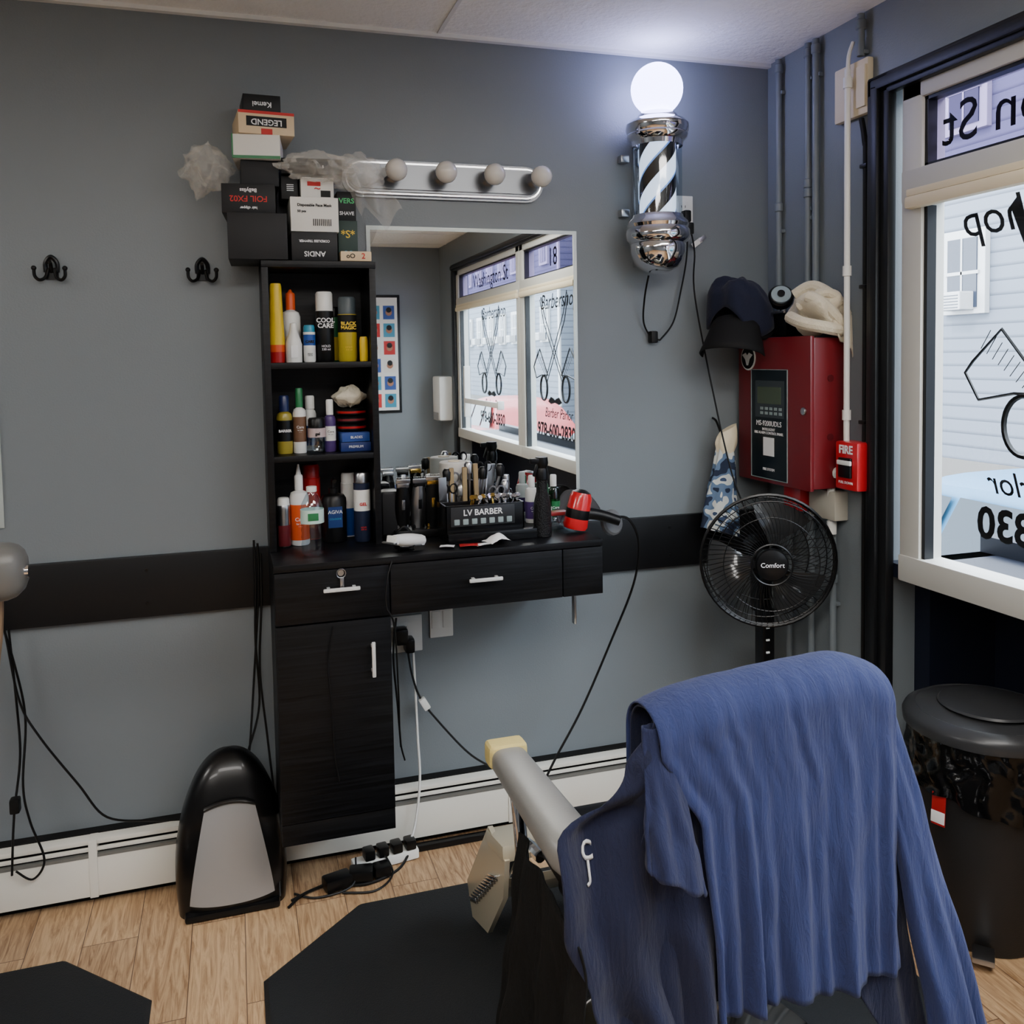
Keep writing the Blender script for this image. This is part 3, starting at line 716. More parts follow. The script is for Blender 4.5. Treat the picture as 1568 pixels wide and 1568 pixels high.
b.lathe((wx,wy,S3),[(0,.004),(.022,0),(.030,.006),(.031,.03),(.029,.04),(.031,.05),(.029,.06),(.031,.07),(.029,.078),(.031,.086),(.031,.088),(.0315,.088),(.0315,.125),(.031,.125),(.029,.138),(.018,.160),(.012,.170),(.012,.178)],[clear]*11+[lw,lw]+[clear]*4,28)
b.lathe((wx,wy,S3),[(.0135,.172),(.014,.173),(.014,.186),(0,.188)],white,24)
b.box((wx,wy-.0318,S3+.107),(.028,.001,.02),green,.0003); b.build("water_bottle")
b=MB(); b.lathe((-1.530,-.11,S3),[(0,0),(.034,0),(.036,.004),(.036,.125),(.03,.135),(.013,.14),(.013,.155),(.006,.156),(.006,.175),(0,.175)],black,28)
b.tube([(-1.530,-.11,S3+.175),(-1.530,-.12,S3+.182),(-1.530,-.145,S3+.178)],.006,black); b.box((-1.530,-.1475,S3+.075),(.04,.002,.06),mat("label_dblue",(20,50,105),.4)); b.text("AGIVA",.014,wtext,(-1.530,-.149,S3+.09)); b.text("COLOGNE",.007,teal,(-1.530,-.149,S3+.07)); b.build("cologne_pump_bottle")
can("shaving_gel_can",-1.452,-.14,S3,.024,.20,mat("can_navy",(38,46,70),.3,.4),white,steel,.03,"GEL",rtext,.012)
can("hair_foam_can",-1.480,-.05,S3,.022,.19,white,blue,white,.03)

def pbox(name,x0,x1,z0,z1,m,txts=(),y0=-.19,y1=-.02,rot=0,bands=()):
    b=MB(); cx,cy,cz=(x0+x1)/2,(y0+y1)/2,(z0+z1)/2
    b.box((0,0,0),(x1-x0,y1-y0,z1-z0-.001),m,.0015)
    for (bx0,bx1,bz0,bz1,bmm) in bands: b.box(((bx0+bx1)/2*(x1-x0),-(y1-y0)/2-.0005,(bz0+bz1)/2*(z1-z0)),((bx1-bx0)*(x1-x0),.001,(bz1-bz0)*(z1-z0)),bmm)
    for (s_,sz,mm,dx,dz,rl) in txts: b.text(s_,sz,mm,(dx,-(y1-y0)/2-.0015,dz),'-y',roll=rl,bold=.0003)
    o=b.build(name); o.location=(cx,cy,cz); o.rotation_euler=(0,0,math.radians(rot)); return o
T=1.786
bk=mat("carton_black",(14,14,16),.45); bk2=mat("carton_black2",(22,22,24),.5); wc=mat("carton_white",(225,223,216),.5); cc=mat("carton_cream",(216,192,155),.5)
pbox("product_box",-1.795,-1.64,T,T+.125,bk2,y0=-.21,rot=-2)
pbox("product_box",-1.632,-1.507,T,T+.08,bk,(("ANDIS",.02,wtext,0,-.02,180),("CORDLESS TRIMMER",.009,wtext,0,.015,180)))
pbox("product_box",-1.50,-1.445,T,T+.12,mat("carton_dkgreen",(22,50,42),.5),(("*S*",.03,yellow,0,.02,0),("ee",.03,teal,0,-.03,0)),y0=-.15)
pbox("product_box",-1.50,-1.415,T,T+.028,cc,(("2",.022,rtext,.02,0,0),("oO",.018,blackm,-.015,0,0)),y0=-.20,y1=-.152)
pbox("product_box",-1.805,-1.665,T+.125,T+.205,bk,(("FOIL FX02",.022,rtext,0,.0,180),("BaByliss",.014,wtext,0,.022,180),("hair clipper",.010,wtext,0,-.025,180)),rot=-4)
pbox("face_mask_box",-1.632,-1.502,T+.08,T+.175,wc,(("Disposable Face Mask",.0105,btext,0,.025,0),("50 pcs",.009,btext,-.035,.008,0),("||||||||||",.02,btext,.02,-.02,0)))
pbox("product_box",-1.758,-1.658,T+.205,T+.275,bk2,y0=-.16)
pbox("product_box",-1.772,-1.645,T+.275,T+.34,wc,y0=-.18,rot=-6,bands=((-.5,.5,-.5,-.38,green),(-.5,-.47,-.5,.5,green)))
pbox("product_box",-1.768,-1.62,T+.34,T+.402,cc,(("LEGEND",.022,wtext,0,.002,180),),y0=-.18,rot=5,bands=((-.36,.36,-.16,.26,btext),(-.5,.5,.38,.5,rtext),(-.1,.1,-.5,-.25,rtext)))
pbox("product_box",-1.75,-1.65,T+.402,T+.455,bk,(("Kemei",.02,wtext,0,.0,180),),y0=-.15,rot=3)
pbox("product_box",-1.60,-1.51,T+.175,T+.235,wc,(("~",.03,rtext,.0,.0,0),),y0=-.16,bands=((-.3,.1,.1,.3,rtext),(.1,.4,-.4,-.1,btext)))
pbox("product_box",-1.645,-1.48,T+.241,T+.285,bk,(("s",.015,wtext,0.03,0,0),),y0=-.17,rot=-5)
pbox("product_box",-1.498,-1.445,T+.12,T+.205,bk,(("VERS",.02,mat("print_green",(80,200,120),.5),0,.015,0),("SHAVE",.014,wtext,0,-.02,0)),y0=-.13)
pbox("product_box",-1.652,-1.606,T+.175,T+.24,bk,(("||||",.02,wtext,0,0,90),),y0=-.14)
pb=mat("plastic_bag",(228,224,214),.12,alpha=.24,bump=.9,bscale=30)
def bagobj(cx,cy,cz,rx,ry,rz,seed,tail=None):
    b=MB()
    def f(u,v):
        a=2*math.pi*u; ph=math.pi*v; d=Vector((math.sin(ph)*math.cos(a),math.sin(ph)*math.sin(a),math.cos(ph)))
        k=1+.45*noise.noise(d*2.2+Vector((seed,0,0)))+.32*abs(noise.noise(d*4.5+Vector((0,seed,0))))
        return Vector((cx+rx*d.x*k,min(-.004,cy+ry*d.y*k),cz+rz*d.z*k))
    b.grid(f,34,20,pb,cu=True)
    if tail:
        def g(u,v):
            n_=noise.noise(Vector((u*4,v*4,seed)))
            return Vector((cx+tail[0]*v+(u-.5)*.08*(1+.6*v),cy-ry*.6+.02*math.sin(14*u+5*v)+.02*n_,cz+tail[1]*v+.025*math.sin(9*u)+.02*n_))
        b.grid(g,20,12,pb)
    return b.build("plastic_bag",ang=12)
bagobj(-1.85,-.10,2.04,.058,.06,.060,3.1,(-.0,-.03)); bagobj(-1.445,-.14,2.04,.075,.06,.045,8.2,(.07,-.13)); bagobj(-1.55,-.18,2.045,.09,.03,.035,5.5,(.05,-.03))

# ---------------- table items
def xt(px): return -1.41+(px-583)*.002
b=MB(); b.box((-1.366,-.10,S3+.07),(.066,.06,.14),black,.018); b.box((-1.366,-.131,S3+.07),(.05,.002,.12),blackm,.01); b.build("bluetooth_speaker")
def clipper(name,x,y,z,rot,body,acc,h=.16):
    b=MB()
    def f(u,v):
        a=2*math.pi*u; w=.02*(1+.25*math.sin(v*math.pi)-.15*v); zz=h*.85*v
        return (w*math.cos(a),w*.75*math.sin(a),zz)
    b.grid(f,20,12,body,cu=True,caps=True)
    b.box((0,0,h*.88),(.036,.022,h*.1),acc,.003); b.box((0,-.008,h*.96),(.042,.006,h*.08),steel,.001)
    for i in range(9): b.box((-.018+.0045*i,-.008,h*1.01),(.002,.003,.01),steel)
    b.box((0,-.0165,h*.5),(.01,.004,.03),acc,.002); b.box((0,0,0.006),(.034,.026,.014),acc,.004)
    o=b.build(name); o.location=(x,y,z); o.rotation_euler=[math.radians(a) for a in rot]; return o
gold=mat("gold",(190,155,75),.25,1.0)
b=MB(); b.box((-1.285,-.12,S3+.012),(.15,.09,.024),black,.006); b.build("clipper_charging_stand")
clipper("hair_clipper",-1.332,-.12,S3+.025,(8,0,0),black,steel,.15)
clipper("hair_clipper",-1.285,-.12,S3+.025,(8,0,6),steel,black,.15)
clipper("hair_trimmer",-1.24,-.12,S3+.025,(8,0,-5),black,gold,.155)
ox0,ox1,oy0,oy1=-1.235,-1.0,-.27,-.13
dk=mat("organizer_black",(10,10,12),.25)
b=MB(); b.bx(ox0,ox1,oy0,oy1,S3,S3+.008,dk)
for (a,c_,d_,e_) in ((ox0,ox1,oy0,oy0+.005),(ox0,ox1,oy1-.005,oy1),(ox0,ox0+.005,oy0,oy1),(ox1-.005,ox1,oy0,oy1),(ox0,ox1,-.20,-.195)): b.bx(a,c_,d_,e_,S3,S3+.105,dk,.001)
b.bx(ox0+.015,ox1-.03,oy0-.004,oy0,S3+.045,S3+.10,mat("plate_silver",(52,53,55),.35,.4),.001)
b.text("LV BARBER",.024,wtext,((ox0+ox1)/2-.008,oy0-.0045,S3+.083),bold=.0004)
for i in range(7): b.bx(ox0+.024+.026*i,ox0+.040+.026*i,oy0-.007,oy0,S3+.050,S3+.066,wl,.002)
b.bx(ox0-.0,ox1+.03,oy0-.03,oy0,S3,S3+.03,dk,.004)
b.build("tool_organizer")
b=MB()
random.seed(3)
brass=mat("brush_tan",(150,130,95),.7)
for i in range(22):
    x=ox0+.018+.0092*i; y=-.175+.03*random.random(); h=.12+.085*random.random(); tl=random.uniform(-16,16)
    k=i%4
    if k==0:
        b.box((x,y,S3+.01+h/2),(.026,.004,h),random.choice([black,black,steel]),.002,(6,tl,10))
    elif k==1:
        b.cyl((x,y,S3+.01+h/2),.004,h,steel,10,(4,tl,0)); b.lathe((x+math.sin(math.radians(tl))*h/2,y,S3+.01+h),[(0,-.02),(.012,-.015),(.014,.01),(.008,.02),(0,.022)],random.choice([steel,black,brass]),14)
    elif k==2:
        for s_ in (-1,1):
            cx=x+s_*.013; b.tube([(cx+.011*math.cos(a),y,S3+h+.0+.014*math.sin(a)) for a in [2*math.pi*j/12 for j in range(12)]],.003,black if i%3 else steel,n=6,sub=1,closed=True)
            b.box((x+s_*.004,y,S3+.005+h/2-.008),(.006,.003,h-.02),steel,.001,(0,s_*4,0))
    else:
        b.box((x,y,S3+.01+h/2),(.014,.012,h),random.choice([black,black,brass]),.003,(3,tl,0))
b.build("barber_tool_set")
b=MB()
for i in range(14):
    x=-1.15+.0105*i; y=-.235-.02*random.random(); m_=random.choice([steel,chrome,gold])
    b.box((x,y,S3+.112),(.006,.004,.035),m_,.001,(random.uniform(-25,25),random.uniform(-40,40),random.uniform(-40,40))); b.cyl((x,y-.004,S3+.12+.006*random.random()),.007,.004,m_,10,(random.uniform(40,90),0,random.uniform(-40,40)))
b.build("clipper_guard_clips")
b=MB(); b.cyl((xt(708),-.075,S3+.16),.045,.10,mat("paper_roll",(215,212,204),.9),32,bev=.003); b.cyl((xt(708),-.075,S3+.211),.018,.004,cream,20); b.cyl((xt(708),-.075,S3+.055),.04,.11,black,24); b.build("neck_strip_roll")
b=MB(); b.lathe((xt(757),-.08,S3),[(0,.002),(.034,0),(.036,.004),(.036,.15)],clear,28)
for i in range(7):
    a=i*.9; b.box((xt(757)+.012*math.cos(a),-.08+.012*math.sin(a),S3+.085),(.02,.003,.16),[brass,black,steel][i%3],.001,(0,8*math.sin(a),a*40))
b.build("comb_jar")
for x,y,h,bo,la,ca in ((xt(790),-.08,.16,clear,white,steel),(xt(836),-.055,.15,white,purple,white),(xt(848),-.115,.13,greenp,white,green),(xt(870),-.07,.15,greenp,green,white)):
    bottle("product_bottle",x,y,S3,.021,h,bo,la,ca,.75,.4)
b=MB(); b.box((xt(857),-.18,S3+.02),(.10,.06,.04),clear,.005); b.box((xt(857),-.18,S3+.047),(.06,.04,.012),mat("red_gel",(150,40,45),.4),.005); b.build("clear_container")
b=MB(); sx_,sy_=xt(816),-.27
tex=mat("textured_black",(10,10,12),.3,bump=1.0,bscale=260)
b.lathe((sx_,sy_,S3),[(0,0),(.026,0),(.027,.005),(.026,.09),(.022,.11),(.017,.13),(.016,.17)],[tex]*6,28)
b.lathe((sx_,sy_,S3),[(.017,.165),(.019,.167),(.019,.19),(.016,.20),(.018,.205),(.02,.215),(.018,.232),(0,.235)],black,24)
b.box((sx_-.018,sy_-.006,S3+.222),(.04,.016,.016),black,.004); b.box((sx_-.02,sy_-.004,S3+.195),(.008,.012,.04),black,.003,(0,18,0)); b.build("spray_bottle")
b=MB(); dm=Matrix.Translation((-.835,-.25,S3+.010))@Euler((math.radians(0),math.radians(12),math.radians(-10))).to_matrix().to_4x4()
dr=mat("dryer_red",(195,26,34),.25,coat=.5)
b.lathe((0,0,0),[(0,0),(.034,0),(.038,.01),(.036,.03),(.036,.032),(.036,.06),(.0355,.062),(.034,.095),(.028,.11),(.012,.118),(0,.119)],[dr,dr,dr,dr,black,dr,dr,dr,black,black],28,mtx=dm)
b.tube([dm@Vector((.02,0,.05)),dm@Vector((.07,-.0,.052)),dm@Vector((.13,-.005,.045))],lambda t:.019-.004*t,black,n=14)
b.cyl((-.70,-.215,S3+.012),.040,.025,mat("dryer_grey",(95,96,98),.3),28,(75,0,20),.006)
b.build("hair_dryer")
b=MB(); b.grid(lambda u,v:Vector((-.84+.15*u,-.08+.02*math.sin(5*u)-.05*v,S3+.10*math.exp(-((u-.5)*2.4)**2)*(1-v*.7)+.008+.012*math.sin(9*u+5*v))),18,10,mat("grey_cloth",(60,58,60),.9)); solid(b.build("cleaning_cloth"),.004)
cable("hair_dryer_cord",[(-.70,-.25,S3+.035),(-.66,-.26,1.01),(-.62,-.24,.93),(-.63,-.22,.80),(-.70,-.20,.62),(-.80,-.20,.42),(-.90,-.22,.28),(-.95,-.24,.21)],.004)
clipper("white_trimmer",xt(635)-.01,-.31,S3+.024,(80,0,-52),white,white,.13)
b=MB(); b.box((xt(607),-.30,S3+.012),(.05,.03,.022),black,.008,(0,0,30)); b.tube([(xt(600),-.31,S3+.02),(xt(595),-.33,S3+.05),(xt(605),-.34,S3+.07),(xt(618),-.33,S3+.04),(xt(615),-.36,S3+.01)],.003,cord); b.build("beard_trimmer")
def paper(name,x,y,w,d,m,rot=0,curl=.006):
    b=MB(); b.grid(lambda u,v:Vector(((u-.5)*w,(v-.5)*d,.004+curl*math.sin(math.pi*u)*(1+math.sin(4*v))+curl*.4*(1+noise.noise(Vector((u*4,v*4,w*50)))))),10,8,m)
    o=b.build(name); o.location=(x,y,S3); o.rotation_euler=(0,0,math.radians(rot)); return o
pp_=mat("paper_white",(232,232,232),.8)
paper("paper_scrap",xt(737),-.335,.07,.06,pp_,15,.012); paper("paper_card",xt(697),-.34,.06,.04,red,-10,.002); paper("paper_card",xt(715),-.345,.05,.03,pp_,12,.002); paper("paper_card",xt(665),-.33,.04,.03,pp_,-20,.002)

# ---------------- cables near station & left
cable("extension_cord",[(-1.745,-.03,.98),(-1.745,-.03,.9),(-1.75,-.03,.79),(-1.77,-.03,.55),(-1.785,-.06,.40),(-1.80,-.08,.30)])
cable("extension_cord",[(-1.755,-.03,.99),(-1.755,-.035,.85),(-1.76,-.035,.70),(-1.755,-.03,.5),(-1.79,-.06,.38)])
cable("extension_cord",[(-1.738,-.03,.95),(-1.74,-.035,.8),(-1.75,-.035,.6),(-1.735,-.05,.40),(-1.72,-.10,.2),(-1.72,-.24,.03)])
cable("extension_cord",[(-2.42,-.06,.90),(-2.405,-.05,.78),(-2.38,-.05,.60),(-2.33,-.07,.50),(-2.24,-.08,.36),(-2.17,-.09,.26),(-2.05,-.10,.235),(-1.98,-.12,.235)])
cable("extension_cord",[(-2.42,-.05,.85),(-2.39,-.04,.70),(-2.37,-.04,.55),(-2.375,-.08,.38),(-2.36,-.09,.28),(-2.33,-.09,.17),(-2.36,-.09,.12),(-2.40,-.09,.15)])
cable("extension_cord",[(-2.40,-.04,.80),(-2.39,-.04,.60),(-2.385,-.05,.45),(-2.40,-.08,.30),(-2.41,-.09,.14)],plug=[(-2.395,-.085,.33)])
cable("extension_cord",[(-1.31,-.03,.62),(-1.30,-.04,.54),(-1.28,-.05,.47),(-1.25,-.06,.42),(-1.15,-.10,.30),(-1.08,-.13,.25),(-1.0,-.2,.22)],plug=None)
b=MB(); b.box((-1.265,-.055,.445),(.022,.022,.04),white,.005,(0,-30,0)); b.build("white_plug")
cable("white_extension_cord",[(-1.295,-.04,.64),(-1.29,-.04,.50),(-1.29,-.06,.35),(-1.29,-.08,.22),(-1.31,-.10,.10),(-1.34,-.13,.04)],.004,cordw)
b=MB(); b.box((-1.33,-.035,.66),(.04,.05,.05),black,.008); b.box((-1.305,-.035,.63),(.03,.05,.045),black,.008); b.build("power_adapter")
cable("trimmer_cord",[(-1.41,-.385,.975),(-1.425,-.395,.93),(-1.43,-.40,.86),(-1.41,-.40,.80),(-1.395,-.35,.60),(-1.385,-.30,.45),(-1.37,-.28,.38)],.0025)
cable("hanging_cord",[(-1.57,-.388,.815),(-1.585,-.388,.72),(-1.58,-.388,.62),(-1.575,-.388,.48),(-1.565,-.388,.40)],.0018)
cable("hanging_cord",[(-1.40,-.37,.815),(-1.405,-.34,.70),(-1.39,-.30,.55),(-1.38,-.28,.42)],.003)
b=MB(); b.box((-1.41,-.13,.02),(.20,.045,.03),white,.006,(0,0,8))
for i in range(4): b.box((-1.46+.042*i,-.14+.006*i,.05),(.032,.04,.03),black,.006,(0,0,8))
b.box((-1.56,-.20,.02),(.08,.05,.035),black,.008,(0,0,15)); b.box((-1.49,-.19,.02),(.07,.05,.04),black,.008,(0,0,-10)); b.box((-1.43,-.185,.02),(.05,.045,.035),black,.008,(0,0,8)); b.build("power_strip")
cable("floor_cord",[(-1.70,-.26,.006),(-1.66,-.22,.01),(-1.62,-.20,.01),(-1.58,-.20,.02)],.004)
cable("floor_cord",[(-1.50,-.15,.05),(-1.52,-.22,.01),(-1.62,-.24,.006),(-1.68,-.20,.006)],.003)
cable("floor_cord",[(-1.42,-.14,.05),(-1.40,-.2,.01),(-1.46,-.26,.006),(-1.55,-.24,.006)],.003)
cable("floor_cord",[(-1.33,-.12,.03),(-1.38,-.18,.008),(-1.48,-.22,.006),(-1.60,-.19,.006),(-1.69,-.23,.006)],.004)
b=MB(); b.bx(-1.36,-1.0,-.10,-.075,.001,.02,black,.004); b.build("floor_cord_cover")

# ---------------- barber chair
CX=-.93
b=MB()
b.lathe((CX,-1.15,.017),[(0,0),(.30,0),(.305,.012),(.28,.03),(.12,.045),(.06,.06),(.06,.26),(.075,.265),(.075,.30),(0,.30)],chrome,48)
seat=mat("chair_black_vinyl",(14,14,16),.4)
b.box((CX,-1.13,.36),(.44,.42,.06),black,.01); b.box((CX,-1.10,.44),(.50,.46,.12),seat,.045,seg=4)
b.box((CX+.01,-1.358,.66),(.42,.07,.46),seat,.033,(2,0,0),seg=4)
for sg in (-1,1):
    ax=CX+(-.34 if sg<0 else .27); AL=.445
    def armf(u,v,ax=ax):
        a=2*math.pi*u; t=v; y=-.935-AL*t; w=.037+.010*t; hh=.027+.006*t
        ex=1 if 0<v<1 else .85
        c_=math.copysign(abs(math.cos(a))**.65,math.cos(a)); s_=math.copysign(abs(math.sin(a))**.65,math.sin(a))
        return (ax+w*c_*ex,y,.664+hh*s_*ex+ .006*t)
    b.grid(armf,32,14,greyvinyl,cu=True,caps=True)
    foam=mat("yellow_foam",(198,180,115),.9,bump=.4,bscale=90)
    b.box((ax,-.945,.672),(.084,.05,.05),foam,.012,seg=3); 
    b.tube([(ax,-.98,.645),(ax,-1.02,.60),(ax,-1.06,.45),(ax,-1.08,.40)],.014,chrome,12); b.tube([(ax,-1.34,.645),(ax,-1.33,.5),(ax,-1.30,.40)],.014,chrome,12)
    b.box((ax,-1.18,.40),(.03,.34,.05),chrome,.008)
    b.box((ax-sg*.04,-1.18,.42),(.08,.03,.03),chrome,.004)
fm=mat("footrest_aluminium",(206,197,172),.3,.4); fmd=mat("footrest_groove",(70,66,58),.5)
for sg in (-1,1):
    b.tube([(CX+sg*.25,-.90,.40),(CX+sg*.27,-.80,.38),(CX+sg*.27,-.62,.16),(CX+sg*.27,-.56,.12)],.014,chrome,10)
    b.poly([(-.84,.37),(-.70,.38),(-.48,.12),(-.53,.05),(-.68,.10),(-.82,.27)],.012,fm,Matrix(((0,0,1,CX+sg*.31-.006),(1,0,0,0),(0,1,0,0),(0,0,0,1))))
    for i in range(10):
        t=i/9; b.box((CX+sg*.319,-.745+.185*t,.275-.165*t),(.006,.075,.005),fmd,.001,(-25,0,0)); b.box((CX+sg*.320,-.745+.185*t,.283-.165*t),(.008,.075,.006),chrome,.001,(-25,0,0))
b.box((CX,-.62,.165),(.59,.22,.022),fm,.008,(-38,0,0))
for i in range(10): b.box((CX,-.545-.0165*i,.115+.0128*i),(.57,.007,.008),chrome,.001,(-38,0,0))
b.box((CX,-.76,.365),(.64,.15,.04),fm,.012,(-12,0,0))
b.build("barber_chair")

b=MB(); NX=-2.47; NY=-.9; N2=-2.80
b.box((NX,NY,1.135),(.60,.10,.105),greyv2,.05,seg=5); b.box((N2,NY+.02,.78),(.46,.10,.46),greyv2,.04,seg=4)
b.box((N2,NY+.28,.46),(.46,.5,.12),greyv2,.04,seg=4); b.cyl((N2,NY,1.05),.012,.12,chrome,12)
b.lathe((N2,NY+.25,.017),[(0,0),(.28,0),(.285,.012),(.26,.03),(.1,.045),(.06,.06),(.06,.4)],chrome,40)
b.cyl((NX+.30,NY-.01,1.135),.012,.008,chrome,16,(0,90,0))
b.tube([(-2.225,-.88,1.10),(-2.235,-.88,.98),(-2.27,-.88,.85),(-2.45,-.88,.70),(-2.6,-.88,.60)],.010,mat("tan_rod",(150,125,100),.4,.5),10)
b.build("barber_chair")

# ---------------- blue gown over the chair
def clothmat(name,col,bs=1.0,sh=.08):
    m=mat(name,col,.82,sheen=sh)
    nt=m.node_tree; bb=nt.nodes["Principled BSDF"]; N=nt.nodes.new; L=nt.links.new; bb.inputs["Specular IOR Level"].default_value=.3
    tc=N("ShaderNodeTexCoord"); mp=N("ShaderNodeMapping"); mp.inputs["Scale"].default_value=(20,9,3.5); nz=N("ShaderNodeTexNoise"); nz.inputs["Scale"].default_value=4; nz.inputs["Detail"].default_value=7; nz.inputs["Roughness"].default_value=.62; nz.inputs["Distortion"].default_value=1.1
    L(tc.outputs["Object"],mp.inputs[0]); L(mp.outputs[0],nz.inputs["Vector"]); bp=N("ShaderNodeBump"); bp.inputs["Strength"].default_value=.75*bs; bp.inputs["Distance"].default_value=.008; L(nz.outputs["Fac"],bp.inputs["Height"])
    n2=N("ShaderNodeTexNoise"); n2.inputs["Scale"].default_value=500; L(tc.outputs["Object"],n2.inputs["Vector"]); b2=N("ShaderNodeBump"); b2.inputs["Strength"].default_value=.15; b2.inputs["Distance"].default_value=.001; L(n2.outputs["Fac"],b2.inputs["Height"]); L(bp.outputs[0],b2.inputs["Normal"]); L(b2.outputs[0],bb.inputs["Normal"])
    return m
gown=clothmat("blue_gown_fabric",(38,48,89)); gown_shaded=clothmat("gown_fabric_shaded",(20,25,50))  # second is the same cloth, darkened to paint in the left part's shadow
def lerp(a,b_,t): return a+(b_-a)*t
def interp(tab,t):
    if t<=tab[0][0]: return tab[0][1]
    for (a,va),(c_,vc) in zip(tab,tab[1:]):
        if t<=c_: 
            k=(t-a)/(c_-a); k=k*k*(3-2*k); return va+(vc-va)*k
    return tab[-1][1]
def drape(b,m,xl,xr,zbot,top,off,nf,amp,nu=150,nv=90,front=.22,seed=0.0,tmax=.8,push=0.0):
    def f(s,v):
        x_top=lerp(xl[0][1],xr[0][1],s)
        zt=top(x_top)+off; L1=front; r=.050+off; arc=math.pi*r
        Lb=zt-r-zbot(s); d=v*(L1+arc+Lb)
        if d<L1: y=-1.355+r; z=zt-r-(L1-d); t=0
        elif d<L1+arc:
            a=(d-L1)/arc*math.pi; y=-1.355+r*math.cos(a); z=zt-r+r*math.sin(a); t=0
        else:
            t=(d-L1-arc); z=zt-r-t; y=-1.355-r
        tt=t/tmax
        x=lerp(interp(xl,tt),interp(xr,tt),s)
        w=nf*2*math.pi*s
        g=.10+min(1,tt*1.8)*.90
        w2=w+1.3*math.sin(5.3*s+seed)+.5*tt
        fold=amp*g*(max(0,math.sin(w2+seed))**1.8*1.7+.35*math.sin(2.3*w+1.7*seed-tt*1.5)-.3)
        cr=.007*noise.noise(Vector((s*6+seed,z*5,seed)))+.004*noise.noise(Vector((s*22,z*14,seed)))
        if d>L1+arc*.4: y-= fold+cr+.06*tt+push*min(1,max(0,(d-L1-arc*.4)/.06))
        z+=.004*noise.noise(Vector((s*7,seed,1)))
        x+=.2*fold*math.cos(w)
        return Vector((x,y,z))
    b.grid(f,nu,nv,m)
def top(x):
    u=abs((x-CX)/.27); return .938+.018*(x-CX)/.25-.055*min(u,1.1)**5
b=MB()
def sst(a,b_,x):
    t=max(0,min(1,(x-a)/(b_-a))); return t*t*(3-2*t)
drape(b,gown_shaded,[(0,-1.145),(.12,-1.17),(.3,-1.21),(.5,-1.25),(.8,-1.25),(1.2,-1.25)],[(0,-.69),(.4,-.665),(1.0,-.61),(1.3,-.595)],lambda s:.12+.30*sst(.12,.32,s)-.16*sst(.72,.9,s),top,.002,4.5,.006,seed=1.3)
drape(b,gown,[(0,-1.15),(.05,-1.13),(.16,-1.085),(.4,-1.075),(1.3,-1.06)],[(0,-.685),(.5,-.70),(1.3,-.71)],lambda s:.40+.006*math.sin(7*s)+.012*s,top,.010,4.6,.014,seed=.4,push=.016)
def sleeve(P0,P1,wt,wb,m,seed,dep=.02):
    P0=Vector(P0);P1=Vector(P1)
    def f(u,v):
        a=2*math.pi*u; w=lerp(wt,wb,v); c=P0.lerp(P1,v)
        nn=noise.noise(Vector((math.cos(a)*2+seed,math.sin(a)*2,v*4)))
        return Vector((c.x+w*math.cos(a)*(1+.15*nn),c.y+dep*(.5+.6*v)*math.sin(a)*(1+.4*nn)-.005*math.sin(6*a+seed)*v,c.z-.025*v*math.cos(a)+.012*nn*v))
    b.grid(f,56,34,m,cu=True)
gown_half_shaded=clothmat("gown_fabric_half_shaded",(27,34,66))  # same gown cloth, part darkened: shade on the left sleeve painted in
sleeve((-1.140,-1.395,.89),(-1.145,-1.475,.665),.026,.050,gown_half_shaded,2.0,.022)
sleeve((-.695,-1.40,.88),(-.590,-1.50,.25),.020,.066,gown,5.0,.028)
def lf(u,v):
    xl=interp([(0,-1.15),(.10,-1.20),(.20,-1.24),(.28,-1.325),(.40,-1.330),(.54,-1.29),(.72,-1.24),(1,-1.22)],v)
    x=lerp(xl,-1.06,u); z=lerp(.90,.14,v)+.02*math.sin(4*u)*v
    y=-1.405-.08*v-.024*math.sin(4.6*u*math.pi+3*v)*(.2+.8*v)-.030*noise.noise(Vector((u*4,v*5,2)))
    e=math.exp(-((v-.25)/.07)**2)*(1-u)**1.5
    y+=.05*e; z+=.035*e
    return Vector((x,y,z))
b.grid(lf,80,90,gown_shaded)
def lfl(p):
    q=lf(.22+p.x/.24,.31-p.y/.76); q.y-=.006; return q
b.text("C\nJ",.028,wtext,(0,0,0),fn=lfl,bold=.0002,space=.7)
g=b.build("blue_gown",ang=80); solid(g,.003)
bc=clothmat("black_cape_fabric",(9,9,8),.8,0)
b=MB()
def bcf(u,v):
    y=lerp(-1.15,-1.46,u)+.02*v*(1-u); x=-1.308-.09*v*(1-.4*u)+.07*v*u+.022*math.sin(u*19+1.5*v)*(.15+.85*v)+.012*noise.noise(Vector((u*6,v*5,0)))
    z=lerp(.640,.05+.04*math.sin(6*u),v)-.03*(1-u)*(1-v)-.06*u*(1-v)
    return Vector((x,y,z))
b.grid(bcf,90,50,bc); solid(b.build("black_cape",ang=80),.003)

# ---------------- things seen in the mirror, then added fill panels
b=MB(); b.bx(-.95,-.37,YB+.001,YB+.02,1.04,2.08,tblack,.004); b.bx(-.925,-.395,YB+.02,YB+.024,1.065,2.055,white)
skin=mat("poster_tone",(170,120,95),.6); 
for i in range(4):
    for j in range(6):
        x=-.86+.13*i; z=1.15+.155*j; b.bx(x-.05,x+.05,YB+.024,YB+.026,z-.06,z+.06,[blue,wc,rtext,teal][(i+j)%4]); b.cyl((x,YB+.027,z+.0),.028,.003,skin,16,(90,0,0)); b.cyl((x,YB+.029,z+.022),.024,.003,btext,12,(90,0,0))
b.build("haircut_poster")
b=MB(); b.bx(-.12,-.001,-4.99,-4.72,.98,1.36,white,.02); b.bx(-.125,-.11,-4.95,-4.76,.98,1.05,mat("disp_grey",(140,140,140),.4),.005); b.build("paper_towel_dispenser")
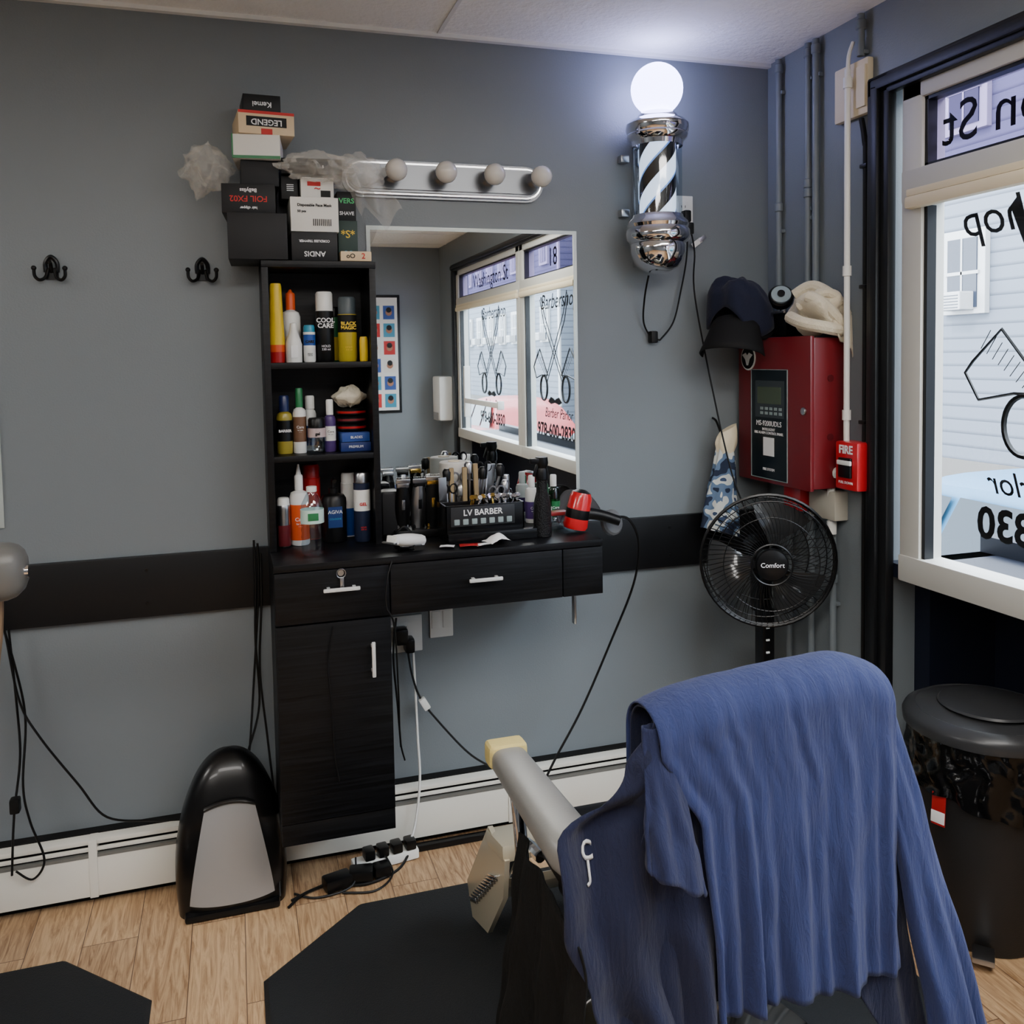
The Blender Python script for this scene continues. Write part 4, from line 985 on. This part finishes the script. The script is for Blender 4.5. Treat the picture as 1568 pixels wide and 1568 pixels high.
fill_glow=mat("fill_panel_glow",(250,250,250),.5,emit=(255,251,246),es=22)  # glowing ceiling panels added out of view to fill the room with light
for (x,y) in ((-1.775,-2.735),(-.555,-2.125),(-4.2,-1.515),(-3.0,-3.345)):
    b=MB(); b.bx(x-.6,x+.6,y-.29,y+.29,H-.012,H-.0045,whitep); b.bx(x-.56,x+.56,y-.25,y+.25,H-.014,H-.011,fill_glow); b.build("added_fill_panel",smooth=False)

# ---------------- lights
w=bpy.data.worlds.new("sky"); scene.world=w; w.use_nodes=True; bg=w.node_tree.nodes["Background"]; bg.inputs[0].default_value=(.82,.91,1,1); bg.inputs[1].default_value=21.0
for (ya,yb) in wins:
    for z0,z1 in ((.935,1.9),(2.005,2.19)):
        l=bpy.data.lights.new("portal","AREA"); l.shape='RECTANGLE'; l.size=abs(ya-yb)-.15; l.size_y=z1-z0
        o=bpy.data.objects.new("window_portal",l); bpy.context.collection.objects.link(o)
        R=Matrix(((0,0,1),(1,0,0),(0,1,0))).to_4x4()
        o.matrix_world=Matrix.Translation((.05,(ya+yb)/2,(z0+z1)/2))@R
        l.cycles.is_portal=True
sl=bpy.data.lights.new("sun","SUN"); sl.energy=5.0; sl.angle=.05; so=bpy.data.objects.new("sun",sl); bpy.context.collection.objects.link(so); so.rotation_euler=Euler((0,math.radians(-48),math.radians(15)))

# ---------------- camera
yaw_,pi_,ro_=.3036,.0559,-.0176
f=Vector((math.sin(yaw_)*math.cos(pi_),math.cos(yaw_)*math.cos(pi_),-math.sin(pi_))); r0=Vector((math.cos(yaw_),-math.sin(yaw_),0)); u0=r0.cross(f)
r=r0*math.cos(ro_)+u0*math.sin(ro_); u=-r0*math.sin(ro_)+u0*math.cos(ro_)
cam=bpy.data.cameras.new("camera"); cam.sensor_width=36; cam.lens=1362.14/1568*36; cam.shift_y=(623.96-784)/1568; cam.clip_start=.05
co=bpy.data.objects.new("camera",cam); bpy.context.collection.objects.link(co)
M=Matrix(((r.x,u.x,-f.x,-1.7981),(r.y,u.y,-f.y,-2.7170),(r.z,u.z,-f.z,1.5095),(0,0,0,1))); co.matrix_world=M
scene.camera=co
